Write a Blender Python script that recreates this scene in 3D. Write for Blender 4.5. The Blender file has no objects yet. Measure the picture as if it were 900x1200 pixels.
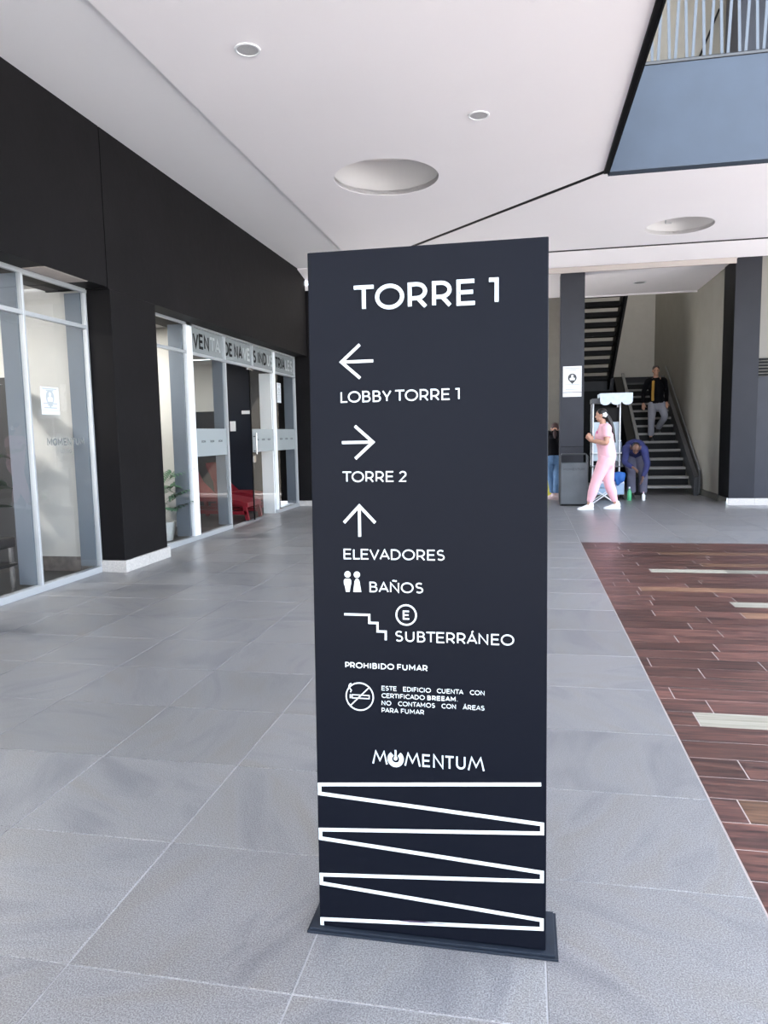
import bpy, bmesh, math, random
from mathutils import Vector, Matrix, noise
random.seed(7)
S = bpy.context.scene
COL = S.collection
PI = math.pi

# ------------------------------------------------------------------ camera
CAM_H = 1.42
cd = bpy.data.cameras.new('camera'); cam = bpy.data.objects.new('camera', cd); COL.objects.link(cam)
cd.sensor_fit = 'VERTICAL'; cd.sensor_height = 24.0; cd.lens = 24.0 * 848.5 / 1200.0
cd.clip_start = 0.05; cd.clip_end = 300
def cam_matrix(yaw, pitch, roll):
    a, b, c = math.radians(yaw), math.radians(pitch), math.radians(roll)
    f = Vector((math.sin(a)*math.cos(b), math.cos(a)*math.cos(b), math.sin(b)))
    r = Vector((math.cos(a), -math.sin(a), 0)); u = r.cross(f)
    r2 = r*math.cos(c) + u*math.sin(c); u2 = -r*math.sin(c) + u*math.cos(c)
    m = Matrix((r2, u2, -f)).transposed().to_4x4(); m.translation = (0, 0, CAM_H)
    return m
cam.matrix_world = cam_matrix(-11.05, -6.2, -1.098)
S.camera = cam

# ------------------------------------------------------------------ sky, sun, exposure
W = bpy.data.worlds.new('sky'); S.world = W; W.use_nodes = True
wn = W.node_tree; wn.nodes.clear()
sky = wn.nodes.new('ShaderNodeTexSky'); sky.sky_type = 'NISHITA'; sky.sun_disc = False
sky.sun_elevation = math.radians(42); sky.sun_rotation = math.radians(247); sky.air_density = 1.0; sky.dust_density = 1.2
mixw = wn.nodes.new('ShaderNodeMix'); mixw.data_type = 'RGBA'; mixw.inputs[0].default_value = 0.5
bg = wn.nodes.new('ShaderNodeBackground'); bg.inputs[1].default_value = 0.62
wo = wn.nodes.new('ShaderNodeOutputWorld')
wn.links.new(sky.outputs[0], mixw.inputs[6]); mixw.inputs[7].default_value = (6, 6.2, 6.6, 1)
wn.links.new(mixw.outputs[2], bg.inputs[0]); wn.links.new(bg.outputs[0], wo.inputs[0])
sl = bpy.data.lights.new('sun', 'SUN'); sun = bpy.data.objects.new('sun', sl); COL.objects.link(sun)
sl.energy = 17.0; sl.angle = 0.01; sl.color = (1.0, 0.95, 0.88)
sun.location = (-20, -10, 25)
sun.rotation_euler = Vector((0.60, 0.25, -0.76)).to_track_quat('-Z', 'Y').to_euler()
S.view_settings.view_transform = 'Standard'; S.view_settings.look = 'None'
S.view_settings.gamma = 1; S.view_settings.use_curve_mapping = False
S.view_settings.exposure = 1.20

# ------------------------------------------------------------------ materials
def srgb(r, g, b):
    f = lambda c: (c/255/12.92) if c/255 <= 0.04045 else ((c/255+0.055)/1.055)**2.4
    return (f(r), f(g), f(b))
def mat(name, col, rough=0.5, metal=0.0, var=0.0, scale=6.0, bump=0.0, bscale=60.0, spec=0.5, stretch=None,
        tint=0.0, sheen=0.0, detail=6):
    m = bpy.data.materials.new(name); m.use_nodes = True
    nt = m.node_tree; p = nt.nodes['Principled BSDF']
    p.inputs['Roughness'].default_value = rough; p.inputs['Metallic'].default_value = metal
    p.inputs['Specular IOR Level'].default_value = spec
    if sheen: p.inputs['Sheen Weight'].default_value = sheen
    c = (*col, 1); p.inputs['Base Color'].default_value = c
    if var or bump or tint:
        tc = nt.nodes.new('ShaderNodeTexCoord'); oi = nt.nodes.new('ShaderNodeObjectInfo')
        ad = nt.nodes.new('ShaderNodeVectorMath'); ad.operation = 'MULTIPLY_ADD'
        cmb = nt.nodes.new('ShaderNodeCombineXYZ')
        for k in range(3): nt.links.new(oi.outputs['Random'], cmb.inputs[k])
        nt.links.new(cmb.outputs[0], ad.inputs[0]); ad.inputs[1].default_value = (37, 53, 71)
        mp = nt.nodes.new('ShaderNodeMapping')
        if stretch: mp.inputs['Scale'].default_value = stretch
        nt.links.new(tc.outputs['Object'], mp.inputs[0]); nt.links.new(mp.outputs[0], ad.inputs[2])
    if var or tint:
        n = nt.nodes.new('ShaderNodeTexNoise'); n.inputs['Scale'].default_value = scale; n.inputs['Detail'].default_value = detail
        nt.links.new(ad.outputs[0], n.inputs['Vector'])
        hv = nt.nodes.new('ShaderNodeHueSaturation'); hv.inputs['Color'].default_value = c
        mr = nt.nodes.new('ShaderNodeMapRange'); mr.inputs[1].default_value = 0.25; mr.inputs[2].default_value = 0.75
        mr.inputs[3].default_value = 1-var; mr.inputs[4].default_value = 1+var
        nt.links.new(n.outputs[0], mr.inputs[0])
        mr2 = nt.nodes.new('ShaderNodeMapRange'); mr2.inputs[3].default_value = 1-tint; mr2.inputs[4].default_value = 1+tint
        nt.links.new(oi.outputs['Random'], mr2.inputs[0])
        mu = nt.nodes.new('ShaderNodeMath'); mu.operation = 'MULTIPLY'
        nt.links.new(mr.outputs[0], mu.inputs[0]); nt.links.new(mr2.outputs[0], mu.inputs[1])
        nt.links.new(mu.outputs[0], hv.inputs['Value']); nt.links.new(hv.outputs[0], p.inputs['Base Color'])
    if bump:
        n2 = nt.nodes.new('ShaderNodeTexNoise'); n2.inputs['Scale'].default_value = bscale; n2.inputs['Detail'].default_value = 4
        nt.links.new(ad.outputs[0], n2.inputs['Vector'])
        b = nt.nodes.new('ShaderNodeBump'); b.inputs['Strength'].default_value = bump; b.inputs['Distance'].default_value = 0.01
        nt.links.new(n2.outputs[0], b.inputs['Height']); nt.links.new(b.outputs[0], p.inputs['Normal'])
    return m

def glass_mat(name, tint, frost=0.0):
    m = bpy.data.materials.new(name); m.use_nodes = True
    nt = m.node_tree; nt.nodes.clear()
    o = nt.nodes.new('ShaderNodeOutputMaterial'); mx = nt.nodes.new('ShaderNodeMixShader')
    tr = nt.nodes.new('ShaderNodeBsdfTransparent'); gl = nt.nodes.new('ShaderNodeBsdfGlossy'); fr = nt.nodes.new('ShaderNodeFresnel')
    tr.inputs[0].default_value = (*tint, 1); gl.inputs['Roughness'].default_value = 0.0; fr.inputs['IOR'].default_value = 1.5
    ge = nt.nodes.new('ShaderNodeNewGeometry'); mt = nt.nodes.new('ShaderNodeMath'); mt.operation = 'MULTIPLY'; iv = nt.nodes.new('ShaderNodeMath'); iv.operation = 'SUBTRACT'; iv.inputs[0].default_value = 1
    nt.links.new(ge.outputs['Backfacing'], iv.inputs[1]); nt.links.new(iv.outputs[0], mt.inputs[1]); nt.links.new(fr.outputs[0], mt.inputs[0])
    nt.links.new(mt.outputs[0], mx.inputs[0]); nt.links.new(tr.outputs[0], mx.inputs[1]); nt.links.new(gl.outputs[0], mx.inputs[2])
    if frost:
        df = nt.nodes.new('ShaderNodeBsdfDiffuse'); df.inputs[0].default_value = (0.42, 0.45, 0.46, 1)
        m2 = nt.nodes.new('ShaderNodeMixShader'); m2.inputs[0].default_value = frost
        nt.links.new(mx.outputs[0], m2.inputs[1]); nt.links.new(df.outputs[0], m2.inputs[2]); nt.links.new(m2.outputs[0], o.inputs[0])
    else: nt.links.new(mx.outputs[0], o.inputs[0])
    return m

def emit_mat(name, col, s):
    m = bpy.data.materials.new(name); m.use_nodes = True; p = m.node_tree.nodes['Principled BSDF']
    p.inputs['Emission Color'].default_value = (*col, 1); p.inputs['Emission Strength'].default_value = s
    return m

def tile_mat():
    m = bpy.data.materials.new('grey_stone_tile'); m.use_nodes = True; nt = m.node_tree; p = nt.nodes['Principled BSDF']
    L = nt.links.new; N = nt.nodes.new
    tc = N('ShaderNodeTexCoord'); oi = N('ShaderNodeObjectInfo'); geo = N('ShaderNodeNewGeometry')
    cmb = N('ShaderNodeCombineXYZ')
    for k in range(3): L(oi.outputs['Random'], cmb.inputs[k])
    ad = N('ShaderNodeVectorMath'); ad.operation = 'MULTIPLY_ADD'; ad.inputs[1].default_value = (91, 53, 17)
    L(cmb.outputs[0], ad.inputs[0]); L(geo.outputs['Position'], ad.inputs[2])
    vr = N('ShaderNodeVectorRotate'); vr.rotation_type = 'Z_AXIS'; L(ad.outputs[0], vr.inputs['Vector'])
    ra = N('ShaderNodeMath'); ra.operation = 'MULTIPLY'; ra.inputs[1].default_value = 9.0; L(oi.outputs['Random'], ra.inputs[0]); L(ra.outputs[0], vr.inputs['Angle'])
    mp = N('ShaderNodeMapping'); mp.inputs['Scale'].default_value = (1.0, 3.2, 1); L(vr.outputs[0], mp.inputs[0])
    veins = N('ShaderNodeTexNoise'); veins.inputs['Scale'].default_value = 1.6; veins.inputs['Detail'].default_value = 8; veins.inputs['Distortion'].default_value = 1.2
    L(mp.outputs[0], veins.inputs['Vector'])
    r1 = N('ShaderNodeValToRGB'); e = r1.color_ramp.elements
    e[0].position = 0.3; e[0].color = (0.130, 0.130, 0.138, 1); e[1].position = 0.72; e[1].color = (0.160, 0.153, 0.146, 1)
    k = r1.color_ramp.elements.new(0.5); k.color = (0.172, 0.171, 0.174, 1)
    L(veins.outputs[0], r1.inputs[0])
    sp = N('ShaderNodeTexNoise'); sp.inputs['Scale'].default_value = 240; sp.inputs['Detail'].default_value = 2; L(geo.outputs['Position'], sp.inputs['Vector'])
    mr = N('ShaderNodeMapRange'); mr.inputs[1].default_value = 0.35; mr.inputs[2].default_value = 0.65; mr.inputs[3].default_value = 0.55; mr.inputs[4].default_value = 1.52; L(sp.outputs[0], mr.inputs[0])
    rt = N('ShaderNodeMapRange'); rt.inputs[3].default_value = 0.90; rt.inputs[4].default_value = 1.08; L(oi.outputs['Random'], rt.inputs[0])
    mu = N('ShaderNodeMath'); mu.operation = 'MULTIPLY'; L(mr.outputs[0], mu.inputs[0]); L(rt.outputs[0], mu.inputs[1])
    hv = N('ShaderNodeHueSaturation'); L(r1.outputs[0], hv.inputs['Color']); L(mu.outputs[0], hv.inputs['Value'])
    L(hv.outputs[0], p.inputs['Base Color'])
    b = N('ShaderNodeBump'); b.inputs['Strength'].default_value = 0.25; b.inputs['Distance'].default_value = 0.003; L(sp.outputs[0], b.inputs['Height']); L(b.outputs[0], p.inputs['Normal'])
    p.inputs['Roughness'].default_value = 0.33; p.inputs['Specular IOR Level'].default_value = 0.75
    return m

def wood_mat(name, c0, c1, c2):
    m = bpy.data.materials.new(name); m.use_nodes = True; nt = m.node_tree; p = nt.nodes['Principled BSDF']
    L = nt.links.new; N = nt.nodes.new
    oi = N('ShaderNodeObjectInfo'); geo = N('ShaderNodeNewGeometry'); cmb = N('ShaderNodeCombineXYZ')
    for k in range(3): L(oi.outputs['Random'], cmb.inputs[k])
    ad = N('ShaderNodeVectorMath'); ad.operation = 'MULTIPLY_ADD'; ad.inputs[1].default_value = (91, 53, 17)
    L(cmb.outputs[0], ad.inputs[0]); L(geo.outputs['Position'], ad.inputs[2])
    mp = N('ShaderNodeMapping'); mp.inputs['Scale'].default_value = (1.2, 16, 1); L(ad.outputs[0], mp.inputs[0])
    n = N('ShaderNodeTexNoise'); n.inputs['Scale'].default_value = 2.2; n.inputs['Detail'].default_value = 8; n.inputs['Roughness'].default_value = 0.65; n.inputs['Distortion'].default_value = 0.4
    L(mp.outputs[0], n.inputs['Vector'])
    r = N('ShaderNodeValToRGB'); e = r.color_ramp.elements
    e[0].position = 0.36; e[0].color = (*c0, 1); e[1].position = 0.66; e[1].color = (*c2, 1)
    k = r.color_ramp.elements.new(0.5); k.color = (*c1, 1)
    L(n.outputs[0], r.inputs[0])
    rt = N('ShaderNodeMapRange'); rt.inputs[3].default_value = 0.62; rt.inputs[4].default_value = 1.25; L(oi.outputs['Random'], rt.inputs[0])
    hv = N('ShaderNodeHueSaturation'); L(r.outputs[0], hv.inputs['Color']); L(rt.outputs[0], hv.inputs['Value']); L(hv.outputs[0], p.inputs['Base Color'])
    b = N('ShaderNodeBump'); b.inputs['Strength'].default_value = 0.2; b.inputs['Distance'].default_value = 0.003; L(n.outputs[0], b.inputs['Height']); L(b.outputs[0], p.inputs['Normal'])
    p.inputs['Roughness'].default_value = 0.34; p.inputs['Specular IOR Level'].default_value = 0.3
    return m

M = {}
M['tile'] = tile_mat()
M['grout'] = mat('pale_grout', (0.33, 0.33, 0.34), 0.85, var=0.12, scale=9)
M['paving'] = mat('light_paving', (0.60, 0.585, 0.56), 0.8, var=0.1, scale=3)
M['plank'] = wood_mat('brown_wood_tile', (0.022, 0.013, 0.013), (0.078, 0.036, 0.031), (0.150, 0.068, 0.052))
M['plank_tan'] = wood_mat('tan_wood_tile', (0.075, 0.040, 0.026), (0.15, 0.080, 0.050), (0.22, 0.125, 0.08))
M['plank_white'] = wood_mat('pale_wood_tile', (0.20, 0.185, 0.145), (0.27, 0.255, 0.21), (0.33, 0.315, 0.265))
M['joint'] = mat('cream_joint', (0.40, 0.35, 0.33), 0.8)
M['ceiling'] = mat('white_ceiling_paint', (0.88, 0.845, 0.865), 0.75, var=0.015, scale=0.7)
M['ceiling_shade'] = mat('shade_toned_ceiling_paint', (0.80, 0.79, 0.81), 0.75, var=0.015, scale=0.8)  # greyer than the main ceiling to paint in the side strip's shade
M['hole'] = mat('white_recess_paint', (0.88, 0.85, 0.83), 0.7)
M['black'] = mat('black_wall_paint', (0.0060, 0.0055, 0.0062), 0.6, spec=0.12, var=0.25, scale=2.5, bump=0.25, bscale=9)
M['column_grey'] = mat('slate_grey_paint', (0.024, 0.026, 0.035), 0.5, spec=0.3, var=0.12, scale=3, bump=0.1, bscale=30)
M['black_steel'] = mat('black_steel', (0.005, 0.0055, 0.0065), 0.5, spec=0.12)
M['granite'] = mat('pale_granite', (0.47, 0.45, 0.43), 0.4, var=0.22, scale=60)
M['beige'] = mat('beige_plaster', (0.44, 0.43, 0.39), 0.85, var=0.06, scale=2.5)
M['interior'] = mat('interior_cream_paint', (0.56, 0.545, 0.52), 0.8, var=0.02)
M['dark_floor'] = mat('dark_interior_floor', (0.055, 0.052, 0.05), 0.35, var=0.2, scale=4)
M['dark_stone'] = mat('brown_stone_skirting', (0.14, 0.12, 0.11), 0.4, var=0.35, scale=16)
M['parapet'] = mat('blue_grey_plaster', (0.036, 0.052, 0.078), 0.6, var=0.10, scale=2.2, bump=0.2, bscale=6)
M['rail'] = mat('pale_blue_grey_metal', (0.085, 0.10, 0.118), 0.4, metal=0.2)
M['cap'] = mat('grey_coping', (0.055, 0.058, 0.062), 0.5)
M['alu'] = mat('white_aluminium', (0.46, 0.48, 0.50), 0.3, metal=0.35)
M['alu_white'] = mat('bright_white_aluminium', (0.84, 0.86, 0.88), 0.35)
M['fin'] = mat('blue_grey_fin', (0.15, 0.175, 0.21), 0.3, var=0.03)
M['glass'] = glass_mat('clear_glass', (0.93, 0.94, 0.94))
M['frost'] = glass_mat('frosted_film', (0.85, 0.9, 0.9), 0.62)
M['frost_panel'] = glass_mat('grey_film_panel', (0.6, 0.62, 0.6), 0.45)
M['sign'] = mat('midnight_blue_sign_enamel', (0.0032, 0.0042, 0.0080), 0.40, spec=0.075)
M['vinyl'] = mat('white_vinyl', (0.60, 0.66, 0.66), 0.55, spec=0.3)
M['raised'] = mat('white_raised_acrylic', (0.52, 0.60, 0.63), 0.4)
M['plate'] = mat('dark_blue_steel_plate', (0.012, 0.017, 0.026), 0.5, spec=0.25, var=0.2, scale=14)
M['red'] = mat('red_upholstery', (0.17, 0.004, 0.012), 0.45)
M['navy_door'] = mat('navy_black_door', (0.010, 0.013, 0.022), 0.5, spec=0.2)
M['leaf'] = mat('dark_green_leaf', (0.035, 0.105, 0.05), 0.4, var=0.3, scale=8)
M['leaf_dark'] = mat('very_dark_leaf', (0.012, 0.03, 0.018), 0.4, var=0.3, scale=8)
M['pot'] = mat('white_ceramic', (0.6, 0.6, 0.58), 0.4)
M['soil'] = mat('soil', (0.03, 0.02, 0.015), 0.9)
M['chrome'] = mat('chrome', (0.6, 0.6, 0.62), 0.2, metal=1)
M['white'] = mat('white_plastic', (0.75, 0.76, 0.78), 0.5)
M['paper'] = mat('white_paper', (0.80, 0.82, 0.83), 0.6)
M['ink'] = mat('dark_ink', (0.03, 0.035, 0.04), 0.6)
M['ink_grey'] = mat('grey_ink', (0.40, 0.42, 0.43), 0.6)
M['bin'] = mat('grey_steel_bin', (0.085, 0.095, 0.105), 0.4, metal=0.4, var=0.12, scale=5)
M['tread'] = mat('grey_tread', (0.26, 0.25, 0.235), 0.55, var=0.08, scale=10)
M['stringer'] = mat('charcoal_steel', (0.030, 0.032, 0.036), 0.45)
M['stringer_light'] = mat('grey_handrail', (0.10, 0.105, 0.11), 0.4)
M['skin'] = mat('warm_skin', (0.46, 0.25, 0.17), 0.5, var=0.05)
M['skin_dark'] = mat('brown_skin', (0.15, 0.075, 0.05), 0.5, var=0.05)
M['hair'] = mat('black_hair', (0.012, 0.009, 0.008), 0.45, var=0.3, scale=40, bump=0.4, bscale=80)
M['hair_red'] = mat('dark_reddish_hair', (0.035, 0.012, 0.012), 0.5, var=0.3, scale=40)
M['pink'] = mat('pink_cotton', (0.80, 0.44, 0.50), 0.8, var=0.06, scale=7, bump=0.6, bscale=9, sheen=0.2)
M['magenta'] = mat('magenta_print', (0.62, 0.09, 0.28), 0.7)
M['shoe_white'] = mat('white_leather', (0.80, 0.84, 0.85), 0.45)
M['blue_knit'] = mat('navy_blue_knit', (0.022, 0.028, 0.115), 0.8, var=0.2, scale=8, bump=0.6, bscale=12)
M['trouser_grey'] = mat('grey_violet_trousers', (0.115, 0.115, 0.165), 0.8, var=0.12, scale=7, bump=0.6, bscale=10)
M['trouser_pale'] = mat('pale_grey_trousers', (0.26, 0.26, 0.30), 0.8, var=0.1, scale=7, bump=0.5, bscale=10)
M['jacket'] = mat('black_jacket_cloth', (0.0045, 0.0045, 0.006), 0.8, spec=0.1, bump=0.5, bscale=12)
M['mustard'] = mat('mustard_stripe', (0.42, 0.22, 0.03), 0.7)
M['jeans'] = mat('mid_blue_denim', (0.11, 0.21, 0.37), 0.8, var=0.15, scale=12, bump=0.5, bscale=12)
M['shoe_dark'] = mat('black_leather', (0.012, 0.012, 0.014), 0.45)
M['shoe_pink'] = mat('pale_pink_canvas', (0.55, 0.42, 0.42), 0.6)
M['canopy'] = mat('pale_blue_canvas', (0.62, 0.70, 0.78), 0.7, var=0.12, scale=14)
M['cart_panel'] = mat('pale_blue_board', (0.46, 0.54, 0.60), 0.5, var=0.15, scale=5)
M['cart_dark'] = mat('dark_cart_screen', (0.010, 0.009, 0.009), 0.6, spec=0.15)
M['light_blue'] = mat('light_blue_plastic', (0.33, 0.46, 0.62), 0.45)
M['clear_blue'] = mat('smoky_blue_plastic', (0.16, 0.22, 0.30), 0.25)
M['cobalt'] = mat('cobalt_cloth', (0.02, 0.12, 0.42), 0.7, bump=0.6, bscale=20)
M['grey_box'] = mat('grey_plastic', (0.12, 0.13, 0.14), 0.5)
M['green'] = mat('green_plastic', (0.06, 0.36, 0.16), 0.3)
M['pink_light'] = mat('pale_pink_plastic', (0.75, 0.45, 0.50), 0.5)
M['yellow'] = mat('yellow_plastic', (0.62, 0.55, 0.05), 0.5)
M['wood_table'] = mat('black_wood', (0.02, 0.018, 0.018), 0.3)
M['lamp'] = emit_mat('lamp_lens', (1, 0.95, 0.88), 6)

# ------------------------------------------------------------------ mesh helpers
def obj(name, bm, m, parent=None, smooth=False, kind=None, loc=None):
    me = bpy.data.meshes.new(name)
    if isinstance(bm, bmesh.types.BMesh):
        bmesh.ops.recalc_face_normals(bm, faces=bm.faces[:]); bm.to_mesh(me); bm.free()
    else: me = bm
    if smooth:
        for p in me.polygons: p.use_smooth = True
        try: me.set_sharp_from_angle(angle=math.radians(40))
        except Exception: pass
    if m is not None and not me.materials: me.materials.append(m)
    o = bpy.data.objects.new(name, me); COL.objects.link(o)
    if loc is not None: o.location = loc
    if parent is not None: o.parent = parent
    if kind: o['kind'] = kind
    return o
def B(): return bmesh.new()
def box(bm, x0, x1, y0, y1, z0, z1, bev=0.0):
    vs = [bm.verts.new((x, y, z)) for x in (x0, x1) for y in (y0, y1) for z in (z0, z1)]
    fs = [bm.faces.new([vs[i] for i in q]) for q in ((0,1,3,2),(4,6,7,5),(0,4,5,1),(2,3,7,6),(0,2,6,4),(1,5,7,3))]
    if bev:
        es = list({e for f in fs for e in f.edges})
        bmesh.ops.bevel(bm, geom=es, offset=bev, segments=2, affect='EDGES', profile=0.5)
    return bm
def obox(bm, p, q, w, h, up=Vector((0, 0, 1))):
    """bar from p to q, width w (sideways) and height h (along up)."""
    p, q = Vector(p), Vector(q); t = (q-p).normalized(); s = t.cross(up).normalized(); u = s.cross(t).normalized()
    c = [[bm.verts.new(a + s*w/2*i + u*h/2*j) for i, j in ((-1,-1),(1,-1),(1,1),(-1,1))] for a in (p, q)]
    bm.faces.new(c[0]); bm.faces.new(c[1][::-1])
    for k in range(4): bm.faces.new((c[0][k], c[1][k], c[1][(k+1) % 4], c[0][(k+1) % 4]))
    return bm
def catmull(pts, rs, n=4):
    if len(pts) < 3: return pts, rs
    P = [pts[0]*2-pts[1]] + pts + [pts[-1]*2-pts[-2]]
    op, orr = [], []
    for i in range(len(pts)-1):
        a, b, c, d = P[i:i+4]
        for k in range(n):
            t = k/n
            op.append(0.5*((2*b)+(c-a)*t+(2*a-5*b+4*c-d)*t*t+(3*b-a-3*c+d)*t**3))
            orr.append(tuple(rs[i][j]*(1-t)+rs[i+1][j]*t for j in (0, 1)))
    op.append(pts[-1]); orr.append(rs[-1])
    return op, orr
def loft(bm, pts, rads, side=Vector((1, 0, 0)), n=12, smooth=4, cap=True):
    """closed tube through pts; rads = r or (r along side, r across)."""
    pts = [Vector(p) for p in pts]; rads = [(r, r) if not isinstance(r, tuple) else r for r in rads]
    if smooth: pts, rads = catmull(pts, rads, smooth)
    if cap:   # rounded ends
        t0 = (pts[0]-pts[1]).normalized(); t1 = (pts[-1]-pts[-2]).normalized(); r0 = min(rads[0]); r1 = min(rads[-1])
        A = [(pts[0]+t0*r0*s, (rads[0][0]*c, rads[0][1]*c)) for s, c in ((0.98, 0.15), (0.8, 0.6), (0.45, 0.9))]
        Z = [(pts[-1]+t1*r1*s, (rads[-1][0]*c, rads[-1][1]*c)) for s, c in ((0.45, 0.9), (0.8, 0.6), (0.98, 0.15))]
        pts = [a[0] for a in A] + pts + [a[0] for a in Z]; rads = [a[1] for a in A] + rads + [a[1] for a in Z]
    rings = []; side = Vector(side)
    for i, p in enumerate(pts):
        t = (pts[min(i+1, len(pts)-1)] - pts[max(i-1, 0)]).normalized()
        s = side - t*side.dot(t)
        if s.length < 1e-3: s = Vector((0, 1, 0)) - t*t.y
        s.normalize(); u = t.cross(s)
        side = s
        rings.append([bm.verts.new(p + s*math.cos(a)*rads[i][0] + u*math.sin(a)*rads[i][1]) for a in (2*PI*k/n for k in range(n))])
    for a, b in zip(rings, rings[1:]):
        for k in range(n): bm.faces.new((a[k], a[(k+1) % n], b[(k+1) % n], b[k]))
    bm.faces.new(rings[0][::-1]); bm.faces.new(rings[-1])
    return bm
def ell(bm, c, r, rot=None, seg=14, rings=9):
    mtx = Matrix.Translation(c) @ ((rot or Matrix.Identity(3)).to_4x4()) @ Matrix.Diagonal((*r, 1))
    bmesh.ops.create_uvsphere(bm, u_segments=seg, v_segments=rings, radius=1, matrix=mtx)
    return bm
def lathe(bm, prof, c=(0, 0, 0), n=20):
    c = Vector(c); rings = []
    for r, z in prof:
        rings.append([bm.verts.new(c + Vector((r*math.cos(2*PI*k/n), r*math.sin(2*PI*k/n), z))) for k in range(n)])
    for a, b in zip(rings, rings[1:]):
        for k in range(n): bm.faces.new((a[k], a[(k+1) % n], b[(k+1) % n], b[k]))
    bm.faces.new(rings[0][::-1]); bm.faces.new(rings[-1])
    return bm
def thing(name, label, cat, loc=(0, 0, 0), group=None, kind=None):
    o = bpy.data.objects.new(name, None); o.empty_display_size = 0.1; COL.objects.link(o); o.location = loc
    if label: o['label'] = label
    if cat: o['category'] = cat
    if group: o['group'] = group
    if kind: o['kind'] = kind
    return o
def tag(o, label, cat, group=None):
    o['label'] = label; o['category'] = cat
    if group: o['group'] = group
    return o
def struct(name, bm, m, **k): return obj(name, bm, m, kind='structure', **k)
def part(name, bm, m, root, **k):
    """a part whose shape is written in world coordinates under a thing that stands somewhere."""
    o = obj(name, bm, m, root, **k)
    o.matrix_parent_inverse = Matrix.Identity(4)
    w = Vector((0, 0, 0)); r = root
    while r is not None: w += Vector(r.location); r = r.parent
    o.location = -w
    return o
def voxel(bm, size, smooth=3):
    me = bpy.data.meshes.new('tmp'); bmesh.ops.recalc_face_normals(bm, faces=bm.faces[:]); bm.to_mesh(me); bm.free()
    o = bpy.data.objects.new('tmp', me); COL.objects.link(o)
    r = o.modifiers.new('r', 'REMESH'); r.mode = 'VOXEL'; r.voxel_size = size
    s = o.modifiers.new('s', 'SMOOTH'); s.factor = 0.5; s.iterations = smooth
    dg = bpy.context.evaluated_depsgraph_get(); out = bpy.data.meshes.new_from_object(o.evaluated_get(dg))
    bpy.data.objects.remove(o); out.materials.clear()
    for p in out.polygons: p.use_smooth = True
    return out

# ------------------------------------------------------------------ stroke lettering
def arc(cx, cy, rx, ry, a0, a1, n=10):
    return [(cx+rx*math.cos(math.radians(a0+(a1-a0)*k/n)), cy+ry*math.sin(math.radians(a0+(a1-a0)*k/n))) for k in range(n+1)]
def ring(cx, cy, rx, ry, n=28): return arc(cx, cy, rx, ry, 0, 360, n)
G = {
 ' ': (0.0, []), '.': (0.0, [[(0, 0), (0, 0.02)]]),
 'A': (0.74, [[(0, 0), (.37, 1), (.74, 0)], [(.13, .3), (.61, .3)]]),
 'B': (0.56, [[(.28, 0), (0, 0), (0, 1), (.27, 1)] + arc(.27, .765, .23, .235, 90, -90, 8) + [(0, .53)], [(.2, .53), (.30, .53)] + arc(.30, .265, .26, .265, 90, -90, 8) + [(.2, 0)]]),
 'C': (0.72, [arc(.46, .5, .46, .5, 48, 312, 20)]),
 'D': (0.70, [[(0, 0), (0, 1), (.25, 1)] + arc(.25, .5, .45, .5, 90, -90, 14) + [(0, 0), (0, .1)]]),
 'E': (0.52, [[(.57, 1), (0, 1), (0, 0), (.59, 0)], [(0, .51), (.52, .51)]]),
 'F': (0.46, [[(.52, 1), (0, 1), (0, 0)], [(0, .48), (.44, .48)]]),
 'H': (0.64, [[(0, 0), (0, 1)], [(.64, 0), (.64, 1)], [(0, .51), (.64, .51)]]),
 'I': (0.0, [[(0, 0), (0, 1)]]),
 'L': (0.44, [[(0, 1), (0, 0), (.50, 0)]]),
 'M': (0.80, [[(0, 0), (0, 1), (.40, .30), (.80, 1), (.80, 0)]]),
 'N': (0.66, [[(0, 0), (0, 1), (.66, 0), (.66, 1)]]),
 'O': (0.94, [ring(.47, .5, .47, .5)]),
 'P': (0.54, [[(0, 0), (0, 1), (.24, 1)] + arc(.24, .68, .30, .32, 90, -90, 10) + [(0, .36)]]),
 'R': (0.57, [[(0, 0), (0, 1), (.26, 1)] + arc(.26, .68, .31, .32, 90, -90, 10) + [(0, .36)], [(.30, .36), (.58, -.04)]]),
 'S': (0.56, [arc(.285, .755, .25, .245, 38, 262, 12)[:-1] + arc(.275, .26, .27, .26, 82, -142, 12)]),
 'T': (0.60, [[(-.07, 1), (.67, 1)], [(.30, 1), (.30, 0)]]),
 'U': (0.64, [[(0, 1), (0, .36)] + arc(.32, .36, .32, .36, 180, 360, 12) + [(.64, 1)]]),
 'V': (0.72, [[(0, 1), (.36, 0), (.72, 1)]]),
 'Y': (0.64, [[(0, 1), (.32, .38), (.64, 1)], [(.32, .38), (.32, 0)]]),
 '1': (0.20, [[(-.07, 1), (.20, 1), (.20, 0)]]),
 '2': (0.52, [arc(.26, .73, .25, .27, 165, -35, 12) + [(0, 0), (.54, 0)]]),
}
G['Ñ'] = (G['N'][0], G['N'][1] + [[(.16, 1.19), (.24, 1.26), (.34, 1.22), (.43, 1.18), (.51, 1.25)]])
G['Á'] = (G['A'][0], G['A'][1] + [[(.34, 1.15), (.47, 1.30)]])
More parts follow.
